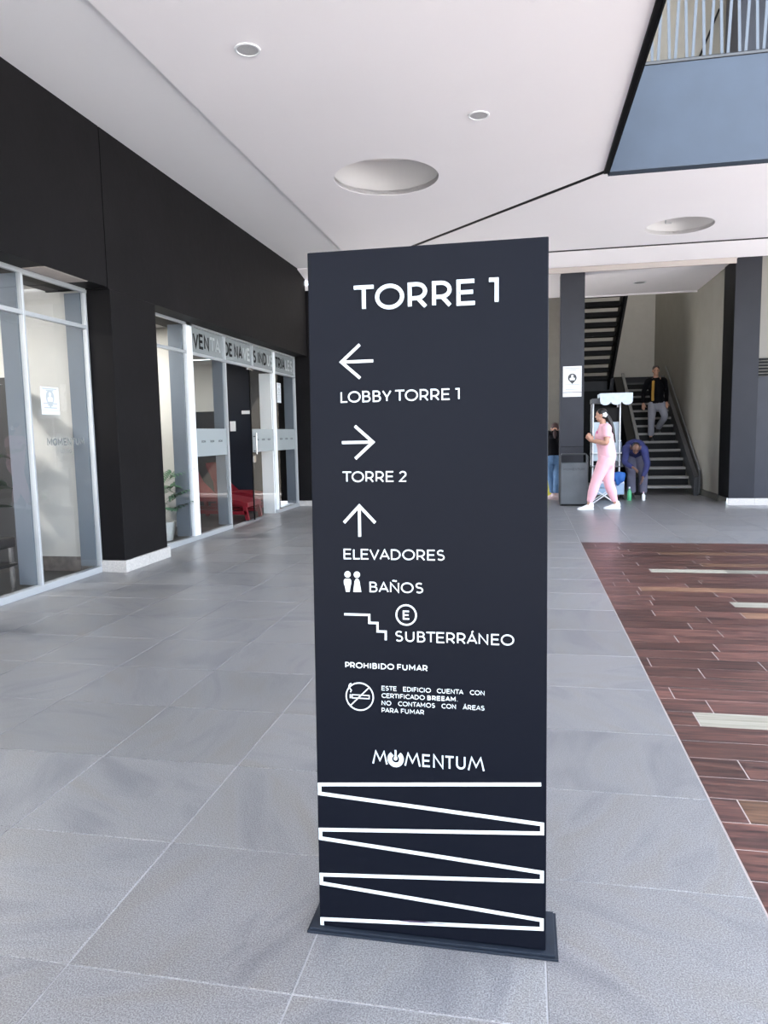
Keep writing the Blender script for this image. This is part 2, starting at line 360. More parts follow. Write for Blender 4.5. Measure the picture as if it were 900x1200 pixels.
def stroke(bm, pts, w, fr, d=0.0012):
    """flat ribbon of width w along 2-D pts, raised d above the surface of frame fr."""
    pts = [Vector((p[0], p[1])) for p in pts]
    pts = [p for i, p in enumerate(pts) if i == 0 or (p-pts[i-1]).length > 1e-5]
    closed = (pts[0]-pts[-1]).length < 1e-6 and len(pts) > 3
    if closed: pts = pts[:-1]
    n = len(pts); Lf, Rt = [], []
    for i in range(n):
        a = pts[i-1] if (i > 0 or closed) else None; c = pts[(i+1) % n] if (i < n-1 or closed) else None; b = pts[i]
        t0 = (b-a).normalized() if a is not None else (c-b).normalized(); t1 = (c-b).normalized() if c is not None else t0
        n0 = Vector((-t0.y, t0.x)); n1 = Vector((-t1.y, t1.x)); m = (n0+n1)
        m = n0 if m.length < 1e-4 else m.normalized(); k = max(0.55, m.dot(n0))
        Lf.append(b + m*(w/2/k)); Rt.append(b - m*(w/2/k))
    top = [(bm.verts.new(fr(l.x, l.y, d)), bm.verts.new(fr(r.x, r.y, d))) for l, r in zip(Lf, Rt)]
    low = [(bm.verts.new(fr(l.x, l.y, 0)), bm.verts.new(fr(r.x, r.y, 0))) for l, r in zip(Lf, Rt)]
    for i in range(n if closed else n-1):
        j = (i+1) % n
        bm.faces.new((top[i][0], top[i][1], top[j][1], top[j][0]))
        bm.faces.new((top[i][0], top[j][0], low[j][0], low[i][0])); bm.faces.new((top[i][1], low[i][1], low[j][1], top[j][1]))
    if not closed:
        for i in (0, n-1): bm.faces.new((top[i][0], low[i][0], low[i][1], top[i][1]))
def poly(bm, pts, fr, d=0.0012):
    a = [bm.verts.new(fr(x, y, d)) for x, y in pts]; b = [bm.verts.new(fr(x, y, 0)) for x, y in pts]
    bm.faces.new(a); n = len(a)
    for i in range(n): bm.faces.new((a[i], b[i], b[(i+1) % n], a[(i+1) % n]))
def text(bm, s, u, v, cap, sw, width, fr, d=0.0012, track=0.17):
    """s set from u on baseline v, cap height cap, stroke sw (share of cap), fitted to width."""
    nat = 0; xs = []
    for i, ch in enumerate(s):
        xs.append(nat); nat += G[ch][0] + sw + (0.05 if ch in 'IHMNU' else 0)
        if i < len(s)-1:
            nat += track - (0.08 if ch in 'TAVYLPÁ' else 0) - (0.08 if s[i+1] in 'TAVYÁ' else 0) - (0.04 if ch in 'ODC' or s[i+1] in 'OCS' else 0)
    if s[-1] in 'IHMNU': nat -= 0.05
    kx = width/nat
    for ch, x in zip(s, xs):
        for pl in G[ch][1]:
            stroke(bm, [(u + (x + sw/2 + px)*kx, v + (sw/2 + py*(1-sw))*cap) for px, py in pl], sw*cap, fr, d)

# ================================================================== FLOOR
gx = [0.058 + 0.6385*k for k in range(-9, 12)]; gy0, gp = 1.625, 0.598
DX, DY = 0.6965, 9.399                       # corner of the wood-look area
bm = B(); box(bm, -4.60, 8.92, -3.0, 22.4, -0.10, -0.0025)
floor = struct('floor', bm, M['grout'])
bm = B(); box(bm, -40, 40, -40, 50, -0.30, -0.101)
ground = struct('floor', bm, M['paving'])
bm = B(); box(bm, -30, 40, -30, -3.0, -0.10, 0.0)
paving = struct('floor', bm, M['paving'])
bm = B(); box(bm, 8.92, 40, -3.0, 30, -0.10, 0.0)
struct('floor', bm, M['paving'])
def tile_mesh(w, d, h=0.012, g=0.0017, bev=0.0015):
    bm = B(); box(bm, -w/2+g, w/2-g, -d/2+g, d/2-g, -h, 0)
    es = [e for e in bm.edges if all(v.co.z > -0.001 for v in e.verts)]
    bmesh.ops.bevel(bm, geom=es, offset=bev, segments=1, affect='EDGES')
    me = bpy.data.meshes.new('tile'); bm.to_mesh(me); bm.free(); me.materials.append(M['tile']); return me
TM = {}
cells = []
for i in range(-8, 14):
    x0 = 0.058 + 0.6385*i
    for j in range(-8, 34):
        y0 = gy0 + gp*j
        x1, y1 = x0+0.6385, y0+gp
        if y0 < -2.9 or y0 > 22.0: continue
        if x0 > DX-0.05 and y1 < DY+0.05: continue            # wood area
        cx0 = max(x0, -4.47)
        if x1 < -4.3: continue
        if y1 > 16.9 and x0 > -5 and x1 < 0.9: continue       # behind the wall at the far end
        if x0 > 3.66 and y1 > 14.1: continue
        if x1 < -4.1 and y0 > 13.9: continue
        cells.append((cx0, x1, y0, y1))
def seen(c):
    cx, cy = (c[0]+c[1])/2, (c[2]+c[3])/2
    a = math.degrees(math.atan2(cx, cy)) if cy > 0.2 else 180
    return (0 if (-42 < a < 18 and cy > 1.1) else 1, math.hypot(cx, cy))
cells.sort(key=seen)
for k, (x0, x1, y0, y1) in enumerate(cells[:300]):
    key = (round(x1-x0, 3), round(y1-y0, 3))
    if key not in TM: TM[key] = tile_mesh(*key)
    o = bpy.data.objects.new('tile', TM[key]); COL.objects.link(o); o.parent = floor
    o.location = ((x0+x1)/2, (y0+y1)/2, random.uniform(-0.0003, 0.0003))
bm = B()
for (x0, x1, y0, y1) in cells[300:]: box(bm, x0+.0018, x1-.0018, y0+.0018, y1-.0018, -0.012, 0)
obj('tile_field', bm, M['tile'], floor, kind='stuff')

# wood-look planks
PP = 0.1772; C0 = 3.640
bm = B(); box(bm, DX, 8.9, -2.9, DY, -0.012, -0.0012)
deck_bed = obj('plank_bed', bm, M['joint'], floor)
known = {0: [0.83], 1: [0.93], 2: [0.78], 4: [1.01], 5: [0.75, 1.39], 6: [1.17], 7: [1.22], 8: [1.01], 9: [1.33], 10: [1.17],
         11: [1.34], 12: [0.98, 1.62], 13: [1.34], 14: [1.02, 1.64], 15: [1.06, 1.70], 16: [0.97, 1.60], 17: [1.01], 18: [0.81, 1.44],
         19: [0.96, 1.59], 20: [1.34], 21: [0.96], 22: [1.24, 1.95], 23: [1.62], 24: [1.17, 1.80], 26: [1.95], 28: [1.50], 29: [1.2, 2.26], -5: [0.80]}
special = {(0, 0.83): 'plank_white', (14, 1.64): 'plank_white', (22, 1.24): 'plank_white', (22, 1.95): 'plank_white', (17, 1.01): 'plank_tan',
           (12, 1.62): 'plank_tan', (24, 1.80): 'plank_tan', (-5, 0.80): 'plank_tan', (28, 1.50): 'plank_tan'}
PM = {}
planks = []
for n in range(-36, 33):
    ya, yb = C0+PP*(n-.5), min(C0+PP*(n+.5), DY-0.002)
    if yb-ya < 0.03 or ya < -2.9: continue
    xs = list(known.get(n, [random.uniform(0.75, 1.9)]))
    while xs[-1] < 8.9: xs.append(xs[-1] + (0.9 if xs[-1] < 1.5 and len(xs) == 1 and n not in known else 1.2))
    edges = [DX+0.002] + [x for x in xs if x < 8.8] + [8.9]
    for a, b in zip(edges, edges[1:]):
        if b-a > 0.02: planks.append((a, b, ya, yb, special.get((n, round(a, 2)), 'plank' if random.random() > 0.04 or n < 3 or n in known else 'plank_tan')))
planks.sort(key=lambda c: (0 if c[3] > 1.6 and c[0] < 0.40*c[3]+0.2 else 1, math.hypot((c[0]+c[1])/2, c[2])))
for (a, b, ya, yb, mm) in planks[:300]:
    key = (round(b-a, 3), round(yb-ya, 3), mm)
    if key not in PM:
        t = B(); g = 0.0030; box(t, -key[0]/2+g, key[0]/2-g, -key[1]/2+g, key[1]/2-g, -0.010, 0)
        me = bpy.data.meshes.new('plank'); t.to_mesh(me); t.free(); me.materials.append(M[mm]); PM[key] = me
    o = bpy.data.objects.new('plank', PM[key]); COL.objects.link(o); o.parent = floor; o.location = ((a+b)/2, (ya+yb)/2, 0.0005)
bm = B()
for (a, b, ya, yb, mm) in planks[300:]: box(bm, a+.0016, b-.0016, ya+.0016, yb-.0016, -0.010, 0.0005)
obj('plank_field', bm, M['plank'], floor, kind='stuff')

# ================================================================== CEILING
ZC = 4.496
def flat_with_holes(name, outline, holes, z0, z1, m, parent=None, kind=None):
    cu = bpy.data.curves.new(name, 'CURVE'); cu.dimensions = '2D'; cu.fill_mode = 'BOTH'; cu.extrude = (z1-z0)/2
    for pts in [outline] + [[(cx+r*math.cos(2*PI*k/48), cy+r*math.sin(2*PI*k/48)) for k in range(48)] for cx, cy, r in holes]:
        s = cu.splines.new('POLY'); s.points.add(len(pts)-1); s.use_cyclic_u = True
        for p, q in zip(s.points, pts): p.co = (q[0], q[1], 0, 1)
    o = bpy.data.objects.new('tmp', cu); COL.objects.link(o)
    me = bpy.data.meshes.new_from_object(o.evaluated_get(bpy.context.evaluated_depsgraph_get()))
    bpy.data.objects.remove(o); me.transform(Matrix.Translation((0, 0, (z0+z1)/2))); me.materials.clear(); me.materials.append(m)
    for p in me.polygons: p.use_smooth = False; p.material_index = 0
    return obj(name, me, m, parent, kind=kind)
H1 = (-1.655, 9.02, 0.635); H2 = (2.33, 12.20, 0.50)
ceil_a = flat_with_holes('ceiling', [(-3.03, -3.0), (0.925, -3.0), (0.925, 9.405), (-3.03, 13.47)], [H1], ZC, ZC+0.06, M['ceiling'], kind='structure')
ceil_b = flat_with_holes('ceiling', [(0.985, 9.476), (8.5, 9.476), (8.5, 13.26), (-2.70, 13.26)], [H2], ZC, ZC+0.06, M['ceiling'], kind='structure')
def recess(h, root, ztop):
    cx, cy, r = h; bm = B()
    n = 48; a = [bm.verts.new((cx+r*math.cos(2*PI*k/n), cy+r*math.sin(2*PI*k/n), ZC+0.005)) for k in range(n)]
    b = [bm.verts.new((v.co.x, v.co.y, ztop)) for v in a]
    c = [bm.verts.new((cx+(r+.03)*math.cos(2*PI*k/n), cy+(r+.03)*math.sin(2*PI*k/n), ztop+.03)) for k in range(n)]
    d = [bm.verts.new((v.co.x, v.co.y, ZC+0.065)) for v in c]
    for k in range(n):
        j = (k+1) % n
        bm.faces.new((a[k], a[j], b[j], b[k])); bm.faces.new((d[k], c[k], c[j], d[j])); bm.faces.new((a[k], d[k], d[j], a[j]))
    bm.faces.new(b); bm.faces.new(c[::-1])
    o = obj('round_recess', bm, M['hole'], root)
    for p in o.data.polygons: p.use_smooth = len(p.vertices) == 4
    return o
recess(H1, ceil_a, ZC+0.42); r2 = recess(H2, ceil_b, ZC+0.40)
bm = B(); loft(bm, [(2.20, 12.62, ZC+.39), (2.20, 12.62, ZC+.16), (2.28, 12.60, ZC+.16)], [.008]*3, n=6, smooth=0)
obj('bracket', bm, M['ink_grey'], ceil_b)
bm = B(); box(bm, -4.2, -3.034, -3.0, 13.9, ZC+0.02, ZC+0.08)
struct('ceiling', bm, M['ceiling_shade'])
bm = B(); box(bm, -9.0, 0.925, -5.5, -3.06, ZC, ZC+0.3); struct('ceiling', bm, M['ceiling'])  # unseen canopy behind the camera, added to dim the near floor
bm = B(); a = []
for x in (-4.2, 8.5): a.append([bm.verts.new((x, y, z)) for y, z in ((13.40, ZC), (14.05, 4.367), (14.05, ZC+.1), (13.40, ZC+.06))])
bm.faces.new(a[0]); bm.faces.new(a[1][::-1])
for k in range(4): bm.faces.new((a[0][k], a[0][(k+1) % 4], a[1][(k+1) % 4], a[1][k]))
struct('ceiling', bm, M['ceiling'])
bm = B(); box(bm, -4.1, 3.64, 14.02, 14.06, 4.27, 4.365)          # upstand at the front edge of the low soffit
struct('trim_1', bm, mat('cream_edge_paint', (0.42, 0.375, 0.35), 0.8))
bm = B(); box(bm, -4.1, 3.66, 14.06, 17.05, 4.36, 4.46)
struct('ceiling', bm, M['ceiling'])
bm = B(); box(bm, 0.95, 3.655, 17.05, 17.09, 4.33, 4.46)
struct('trim_2', bm, M['ceiling'])
# black strips painted as the slits' shade, and the black steel edge along the opening
bm = B(); box(bm, 0.93, 0.985, -3.0, 9.47, ZC-0.02, ZC+0.16)
box(bm, 0.975, 0.990, -3.0, 9.47, ZC-0.035, ZC+0.16)
struct('trim_4', bm, M['black_steel'])
bm = B(); v = [(0.926, 9.407), (0.984, 9.478), (-2.71, 13.27), (-3.028, 13.47)]
a = [bm.verts.new((x, y, ZC+.006)) for x, y in v]; b = [bm.verts.new((x, y, ZC+.09)) for x, y in v]
bm.faces.new(a[::-1]); bm.faces.new(b)
for k in range(4): bm.faces.new((a[k], a[(k+1) % 4], b[(k+1) % 4], b[k]))
struct('trim_5', bm, M['black_steel'])
bm = B(); box(bm, -3.0, 8.5, 13.262, 13.398, ZC+.008, ZC+.09); struct('trim_6', bm, M['black_steel'])
# unseen block over the walkway, added to keep sun off the deck; far-side gallery
bm = B(); box(bm, -9, 0.97, -3.0, 9.47, ZC+0.95, 9.2); struct('ceiling', bm, M['beige'])
bm = B(); box(bm, -9, 0.95, -3.05, -2.95, ZC, ZC+0.96); struct('trim_7', bm, M['beige'])
bm = B(); box(bm, 0.90, 0.925, -3.0, 9.47, ZC+0.07, ZC+0.96); struct('trim_8', bm, M['black_steel'])
bm = B(); box(bm, 0.97, 9.0, 9.60, 14.0, ZC+0.95, ZC+1.05); struct('floor', bm, M['beige'])
bm = B(); box(bm, -5, 9.0, 9.3, 23.0, 9.2, 9.5); struct('ceiling', bm, M['beige'])
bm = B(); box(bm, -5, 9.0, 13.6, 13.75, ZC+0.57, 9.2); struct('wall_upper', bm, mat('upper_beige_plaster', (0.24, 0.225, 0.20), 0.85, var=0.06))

def speaker(name, label, x, y, z, r, grille=M['ink_grey']):
    t = thing(name, label, 'ceiling speaker' if 'speaker' in name else 'ceiling light', (x, y, z))
    bm = B(); lathe(bm, [(r*.82, -0.002), (r, -0.004), (r, 0.0), (r*.82, 0.0)], (0, 0, 0), 28)
    bm2 = B(); n = 28
    for (ra, za), (rb, zb) in (((r*.80, -.001), (r*.83, -.010)), ((r*.83, -.010), (r*.97, -.010)), ((r*.97, -.010), (r, 0.0))):
        A = [bm2.verts.new((ra*math.cos(2*PI*k/n), ra*math.sin(2*PI*k/n), za)) for k in range(n)]
        Bv = [bm2.verts.new((rb*math.cos(2*PI*k/n), rb*math.sin(2*PI*k/n), zb)) for k in range(n)]
        for k in range(n): bm2.faces.new((A[k], A[(k+1) % n], Bv[(k+1) % n], Bv[k]))
    bm.free(); obj('ring', bm2, M['white'], t)
    g = B(); lathe(g, [(r*.80, -.0045), (r*.80, -.001)], (0, 0, 0), 28); obj('grille', g, grille, t)
    return t
grl = mat('pale_perforated_grille', (0.42, 0.42, 0.43), 0.6, var=0.25, scale=160)
speaker('ceiling_speaker', 'round white ceiling speaker nearest the camera, left of the large round recess', -2.185, 5.855, ZC, 0.105, grl)
speaker('ceiling_speaker', 'small round white ceiling speaker right of and before the large round recess', -0.447, 7.512, ZC, 0.105, grl)
speaker('ceiling_downlight', 'small round grey downlight in the low soffit before the stairs', 2.28, 15.8, 4.36, 0.13, mat('grey_lens', (0.2, 0.2, 0.21), 0.4))

# ================================================================== LEFT WALL, PILLAR
XF, XG = -4.18, -4.45
bm = B()
box(bm, -4.9, XF, -3.0, 6.915, 2.955, 4.60); wall_l = struct('wall_left', bm, M['black'])
bm = B(); box(bm, -4.9, XF, 6.93, 13.86, 2.945, 4.60); struct('wall_left', bm, M['black'])
bm = B(); box(bm, -4.9, XF-0.012, 6.91, 6.94, 2.96, 4.60); struct('trim_9', bm, M['black_steel'])
bm = B(); box(bm, -4.42, -4.195, 5.95, 6.60, 2.9505, 2.956); obj('bare_plaster_patch', bm, mat('bare_plaster', (0.42, 0.37, 0.34), 0.9, var=0.1), wall_l)
pil = thing('pillar', 'black painted square pillar standing between the two shopfront windows on the left', 'pillar', (-4.53, 7.42, 0))
bm = B(); box(bm, -4.475, XF+0.004, 6.955, 7.885, 0.12, 2.944, 0.006); part('shaft', bm, M['black'], pil)
for (x0, x1, y0, y1) in ((-4.47, XF+0.028, 6.925, 6.954), (XF+0.004, XF+0.028, 6.955, 7.42), (XF+0.004, XF+0.028, 7.424, 7.915), (-4.47, XF+0.003, 7.886, 7.915)):
    bm = B(); box(bm, x0, x1, y0, y1, 0.0, 0.125, 0.002); part('granite_slab', bm, M['granite'], pil)
# return wall at the end of the shopfronts and far-end wall
bm = B(); box(bm, -4.9, -4.10, 13.92, 14.6, 0.10, 4.20); wl2 = struct('wall_end', bm, M['black'])
for x0, x1 in ((-4.56, -4.33), (-4.327, -4.08)):
    bm = B(); box(bm, x0, x1, 13.895, 13.919, 0.0, 0.105, 0.002); obj('granite_slab', bm, M['granite'], wl2)
bm = B(); box(bm, -4.08, -4.056, 13.895, 14.6, 0.0, 0.105); obj('granite_slab', bm, M['granite'], wl2)
bm = B(); box(bm, -4.9, -4.10, 13.90, 14.6, 4.202, 4.30); struct('trim_10', bm, M['ceiling'])
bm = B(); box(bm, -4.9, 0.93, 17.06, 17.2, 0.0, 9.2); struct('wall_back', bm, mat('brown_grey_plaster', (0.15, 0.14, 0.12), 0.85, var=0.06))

# ------------------------------------------------------------------ shopfront windows
def shopfront(name, y0, y1, mull, zt, zh, panes_low, first_y=None):
    root = thing(name, None, None, (XG, (y0+y1)/2, 0), kind='structure')
    P = lambda n, bm, m, **k: part(n, bm, m, root, **k)
    bm = B(); box(bm, XG-0.06, XG+0.015, y0, y1, 0, 0.065, 0.003); P('sill', bm, M['alu'])
    bm = B(); box(bm, XG-0.03, XG+0.012, y0, y1, zh-0.035, zh+0.01); P('head_rail', bm, M['alu'])
    return root, P
WX = (XG-0.026, XG-0.014)      # glass thickness
def pane(P, y0, y1, z0, z1, m=None, name='pane'):
    bm = B(); box(bm, WX[0], WX[1], y0, y1, z0, z1); return P(name, bm, m or M['glass'])
def vbar(P, y, z0, z1, w=0.028, m=None, name='mullion'):
    bm = B(); box(bm, XG-0.04, XG+0.012, y-w/2, y+w/2, z0, z1, 0.003); return P(name, bm, m or M['alu'])
def hbar(P, y0, y1, z, w=0.04):
    bm = B(); box(bm, XG-0.04, XG+0.010, y0, y1, z-w/2, z+w/2, 0.003); return P('transom', bm, M['alu'])
def fin(P, y, z0, z1, w=0.03, m=None, depth=0.22):
    bm = B(); box(bm, XG-depth, XG-0.041, y-w/2, y+w/2, z0, z1, 0.002); return P('fin', bm, m or M['fin'])
win1, P1 = shopfront('window_1', -2.9, 6.95, None, 2.56, 2.95, None)
ys = [-2.7, -1.75, -0.80, 0.16, 1.12, 2.08, 3.05, 4.02, 4.99, 5.96, 6.93]
for y in ys: vbar(P1, y, 0.065, 2.916); fin(P1, y-0.01, 0.066, 2.915)
for a, b in zip(ys, ys[1:]):
    pane(P1, a+.018, b-.018, 0.065, 2.545); pane(P1, a+.018, b-.018, 2.59, 2.914); hbar(P1, a+.018, b-.018, 2.567)
win2, P2 = shopfront('window_2', 7.93, 10.49, None, 2.54, 2.95, None)
win3, P3 = shopfront('window_3', 12.60, 13.88, None, 2.54, 2.95, None)
vbar(P2, 7.95, .065, 2.916)
vbar(P2, 9.275, 0.0, 2.95, 0.17, M['alu_white'], 'post'); fin(P2, 9.17, .066, 2.915, depth=0.24)
vbar(P2, 10.475, .065, 2.916, 0.03); fin(P2, 10.455, .066, 2.915, depth=0.20)
pane(P2, 7.97, 9.185, .065, 2.53); pane(P2, 7.97, 9.185, 2.575, 2.914); hbar(P2, 7.97, 9.185, 2.552)
pane(P2, 9.365, 10.458, .065, 2.53); hbar(P2, 9.365, 10.458, 2.552)
vbar(P3, 12.66, .0, 2.916, 0.06, M['alu_white'], 'post'); fin(P3, 12.60, .0, 2.53, 0.05, M['alu_white'], 0.26)
vbar(P3, 13.865, .065, 2.916, 0.03); fin(P3, 13.85, .066, 2.915, depth=0.22)
pane(P3, 12.70, 13.84, .065, 2.53); hbar(P3, 12.70, 13.84, 2.552)
def frost(P, y0, y1, root_name='frosted_band'):
    bm = B(); box(bm, XG-0.0135, XG-0.0125, y0, y1, 1.145, 1.535); P(root_name, bm, M['frost'])
    b = B()
    L = y1-y0
    for c in (0.22, 0.50, 0.78):
        text(b, 'MOM', 0, 0, 0.035, 0.16, 0.13, lambda u, v, d, c=c: Vector((XG-0.0122+d, y0+L*c-0.065+u, 1.335+v)))
    P('small_logo_row', b, M['ink'])
frost(P2, 9.40, 10.44); frost(P3, 12.73, 13.83)
door, PD = shopfront('door_1', 10.49, 12.60, None, 2.54, 2.95, None)
for c in list(door.children):
    if c.name.startswith('sill'): bpy.data.objects.remove(c)
hbar(PD, 10.49, 12.60, 2.552)
bm = B(); box(bm, WX[0], WX[1], 11.50, 12.56, 0.012, 2.52); dl = PD('door_leaf', bm, M['glass'])
frost(PD, 11.52, 12.54)
bm = B(); box(bm, XG-0.03, XG-0.01, 11.485, 11.505, 0.012, 2.52); PD('edge_strip', bm, M['black_steel'])
bm = B(); loft(bm, [(XG+.045, 11.55, 1.12), (XG+.045, 11.55, 1.46)], [.014, .014], n=10, smooth=0)
loft(bm, [(XG-.01, 11.55, 1.17), (XG+.045, 11.55, 1.17)], [.009, .009], n=8, smooth=0); loft(bm, [(XG-.01, 11.55, 1.41), (XG+.045, 11.55, 1.41)], [.009, .009], n=8, smooth=0)
PD('door_handle', bm, M['chrome'])
bm = B(); box(bm, XG-.035, XG, 11.50, 11.62, 0.98, 1.09, .004); PD('lock', bm, M['chrome'])
bm = B(); box(bm, XG-.035, XG, 11.40, 11.62, 2.50, 2.535, .004); PD('pivot', bm, M['chrome'])
# open left leaf, swung inwards
bm = B(); box(bm, XG-1.02, XG-0.05, 10.52, 10.532, 0.012, 2.52); PD('open_leaf', bm, M['glass'])
# lettered top lights
tl = [(9.365, 10.42, 'VEN', 'TA', P2, 0.0), (10.44, 11.60, 'DE NA', 'VE', PD, 0.0), (11.62, 12.70, 'S IND', 'US', PD, 0.0), (12.72, 13.84, 'TRIA', 'LES', P3, 0.0)]
reflection_grey = mat('reflection_grey_lettering', (0.30, 0.32, 0.32), 0.6); INKB = mat('black_lettering', (0.008, 0.008, 0.009), 0.7, spec=0.08)  # lighter grey paints in the reflection that washes out some letters
for (a, b, s1, s2, P, _) in tl:
    pane(P, a, b, 2.575, 2.914, M['frost_panel'], 'top_light')
    vbar(P, b+0.010, 2.573, 2.94, 0.018)
    w1 = (b-a-0.14)*len(s1)/(len(s1)+len(s2)); w2 = (b-a-0.14)-w1
    t1 = B(); text(t1, s1, a+0.07, 2.64, 0.21, 0.19, w1-0.035, lambda u, v, d: Vector((XG-0.0125+d, u, v))); P('lettering', t1, INKB)
    t2 = B(); text(t2, s2, a+0.07+w1, 2.64, 0.21, 0.19, w2, lambda u, v, d: Vector((XG-0.0125+d, u, v))); P('reflection_washed_lettering', t2, reflection_grey)

# posters
def poster(label, fr, w, h, m=M['paper'], ink=M['ink'], dim=M['ink_grey']):
    t = thing('poster', label, 'poster', fr(0, 0, 0))
    def F(u, v, d): return fr(u, v, d)
    bm = B(); poly(bm, [(-w/2, 0), (w/2, 0), (w/2, h), (-w/2, h)], F, 0.002); part('sheet', bm, m, t)
    bm = B(); cy = 0.62*h; r = 0.235*w
    poly(bm, [(p[0], p[1]) for p in arc(0, cy, r, r, -40, 220, 20)] + [(0, cy-1.45*r)], lambda u, v, d: F(u, v, d+.002), 0.0006)
    part('pin_emblem', bm, ink, t)
    bm = B(); poly(bm, arc(0, cy+.42*r, .30*r, .30*r, 0, 340, 12), lambda u, v, d: F(u, v, d+.0028), 0.0005)
    poly(bm, [(-.55*r, cy-.55*r), (.55*r, cy-.55*r), (.62*r, cy-.05*r), (.2*r, cy+.12*r), (-.2*r, cy+.12*r), (-.62*r, cy-.05*r)], lambda u, v, d: F(u, v, d+.0028), 0.0005)
    part('pale_figure', bm, m, t)
    bm = B()
    for v, ww in ((.935, .80), (.875, .42), (.40, .78), (.335, .30), (.245, .72)):
        poly(bm, [(-w*ww/2, h*v-.006), (w*ww/2, h*v-.006), (w*ww/2, h*v+.006), (-w*ww/2, h*v+.006)], lambda u, vv, d: F(u, vv, d+.002), 0.0005)
    part('print_lines', bm, dim, t, kind='stuff')
    bm = B(); poly(bm, [(-w*.49, h*.135), (w*.49, h*.135), (w*.49, h*.155), (-w*.49, h*.155)], lambda u, vv, d: F(u, vv, d+.002), 0.0005)
    part('dark_rule', bm, ink, t)
    return t
faint = mat('translucent_white_sheet', (0.62, 0.66, 0.68), 0.6); faint_ink = mat('pale_grey_print', (0.36, 0.39, 0.40), 0.6)
poster('white poster with pale round emblem stuck inside the left window pane', lambda u, v, d: Vector((XG-0.0120+d, 6.275+u*0.9, 1.66+v)), 0.30, 0.26*1.0, faint, faint_ink, faint_ink)
poster('small white notice high on the glass at the far end of the left shopfront', lambda u, v, d: Vector((XG-0.0120+d, 12.93+u, 2.02+v)), 0.22, 0.36, faint, faint_ink, faint_ink)
# shop name on pane 2 of the first window
b = B()
F1 = lambda u, v, d: Vector((XG-0.0125+d, 6.19+u, 1.36+v))
text(b, 'M', 0, 0, 0.075, 0.19, 0.075, F1); text(b, 'MENTUM', 0.165, 0, 0.075, 0.19, 0.43, F1)
stroke(b, ring(0.12, .0375, .028, .028), 0.018, F1)
text(b, 'CENTRO', 0.20, -0.075, 0.038, 0.12, 0.17, F1)
P1('window_lettering', b, mat('grey_window_vinyl', (0.16, 0.17, 0.17), 0.6))

# ------------------------------------------------------------------ interiors behind the glass
bm = B(); box(bm, -10.5, -4.60, -3.0, 14.1, -0.08, -0.001); struct('floor', bm, M['dark_floor'])
bm = B(); box(bm, -10.5, -4.91, -3.0, 6.9, 2.98, 3.06); struct('ceiling', bm, M['interior'])
bm = B(); box(bm, -10.5, -4.91, 7.2, 14.0, 2.98, 3.06); struct('ceiling', bm, M['interior'])
bm = B(); box(bm, -5.20, -4.48, 6.96, 7.18, 0.13, 2.97); wi = struct('wall_partition', bm, M['interior'])
bm = B(); box(bm, -5.20, -4.70, 6.945, 6.959, 0.0, 0.16); obj('stone_skirting', bm, M['dark_stone'], wi)
bm = B(); box(bm, -5.20, -4.48, 6.96, 7.18, 0.0, 0.13); obj('stone_skirting', bm, M['dark_stone'], wi)
bm = B(); box(bm, -10.5, -5.21, 7.05, 7.17, 2.1, 2.97); struct('wall_partition', bm, M['interior'])
bm = B(); box(bm, -10.5, -5.21, 7.04, 7.17, 0.0, 2.1); struct('wall_partition', bm, mat('charcoal_interior_wall', (0.03, 0.03, 0.032), 0.6))
bm = B(); box(bm, -30, -4.61, 14.11, 30, -0.10, 0.0); struct('floor', bm, M['paving'])
bm = B(); box(bm, -10.6, -10.5, -3, 14, 0, 3.0); struct('wall_far_left', bm, M['interior'])
# second room: cream panel near the glass, grey wall further in
bm = B(); box(bm, -6.1, -4.78, 9.75, 9.82, 0.10, 2.97); wr = struct('wall_partition', bm, M['interior'])
bm = B(); box(bm, -6.1, -4.78, 9.735, 9.749, 0.0, 0.12); obj('stone_skirting', bm, M['dark_stone'], wr)

bm = B(); box(bm, -9.0, -5.93, 14.0, 14.1, 1.93, 2.97); struct('wall_room_back', bm, M['interior'])
bm = B(); box(bm, -9.0, -5.93, 13.98, 14.1, 0.0, 1.93); struct('wall_room_back', bm, M['navy_door'])
bm = B(); box(bm, -5.925, -4.91, 13.97, 14.1, 0.0, 2.97); wn2 = struct('wall_room_back', bm, M['navy_door'])
bm = B(); box(bm, -5.88, -5.76, 13.955, 13.969, 1.52, 1.72, .004); tag(obj('wall_switch', bm, M['white']), 'white switch plate on the navy wall inside the open glass door', 'switch')
bm = B(); box(bm, -5.62, -5.44, 13.955, 13.969, 1.86, 1.93, .004); tag(obj('door_plate', bm, M['white']), 'small white plate above and right of the white switch', 'plate')

def room_lamp(x, y, z, power, label, rough=0.10):
    t = thing('ceiling_lamp', label, 'ceiling light', (x, y, z), 'round ceiling lamps inside the shop rooms')
    bm = B(); lathe(bm, [(rough, -.012), (rough*1.15, -.012), (rough*1.15, 0), (rough, 0)], (0, 0, 0), 20); obj('rim', bm, M['white'], t)
    bm = B(); lathe(bm, [(rough*.95, -.013), (rough*.95, -.005)], (0, 0, 0), 20); obj('lens', bm, M['lamp'], t)
    l = bpy.data.lights.new('lamp_light', 'AREA'); l.shape = 'DISK'; l.size = rough*1.9; l.energy = power; l.color = (1, 0.96, 0.9)
    lo = bpy.data.objects.new('lamp_light', l); COL.objects.link(lo); lo.location = (x, y, z-0.03)
for x, y, p, lab in ((-6.2, 5.6, 50, 'round white ceiling lamp behind the leftmost window, nearer its black pillar'), (-6.4, 2.6, 40, 'round white ceiling lamp of the left shop room, farthest from the black pillar'),
        (-5.5, 8.7, 42, 'round white ceiling lamp over the split-leaf plant right of the black pillar'), (-6.8, 12.3, 26, 'round white ceiling lamp of the room with the red lounge chairs')):
    room_lamp(x, y, 2.98, p, lab)

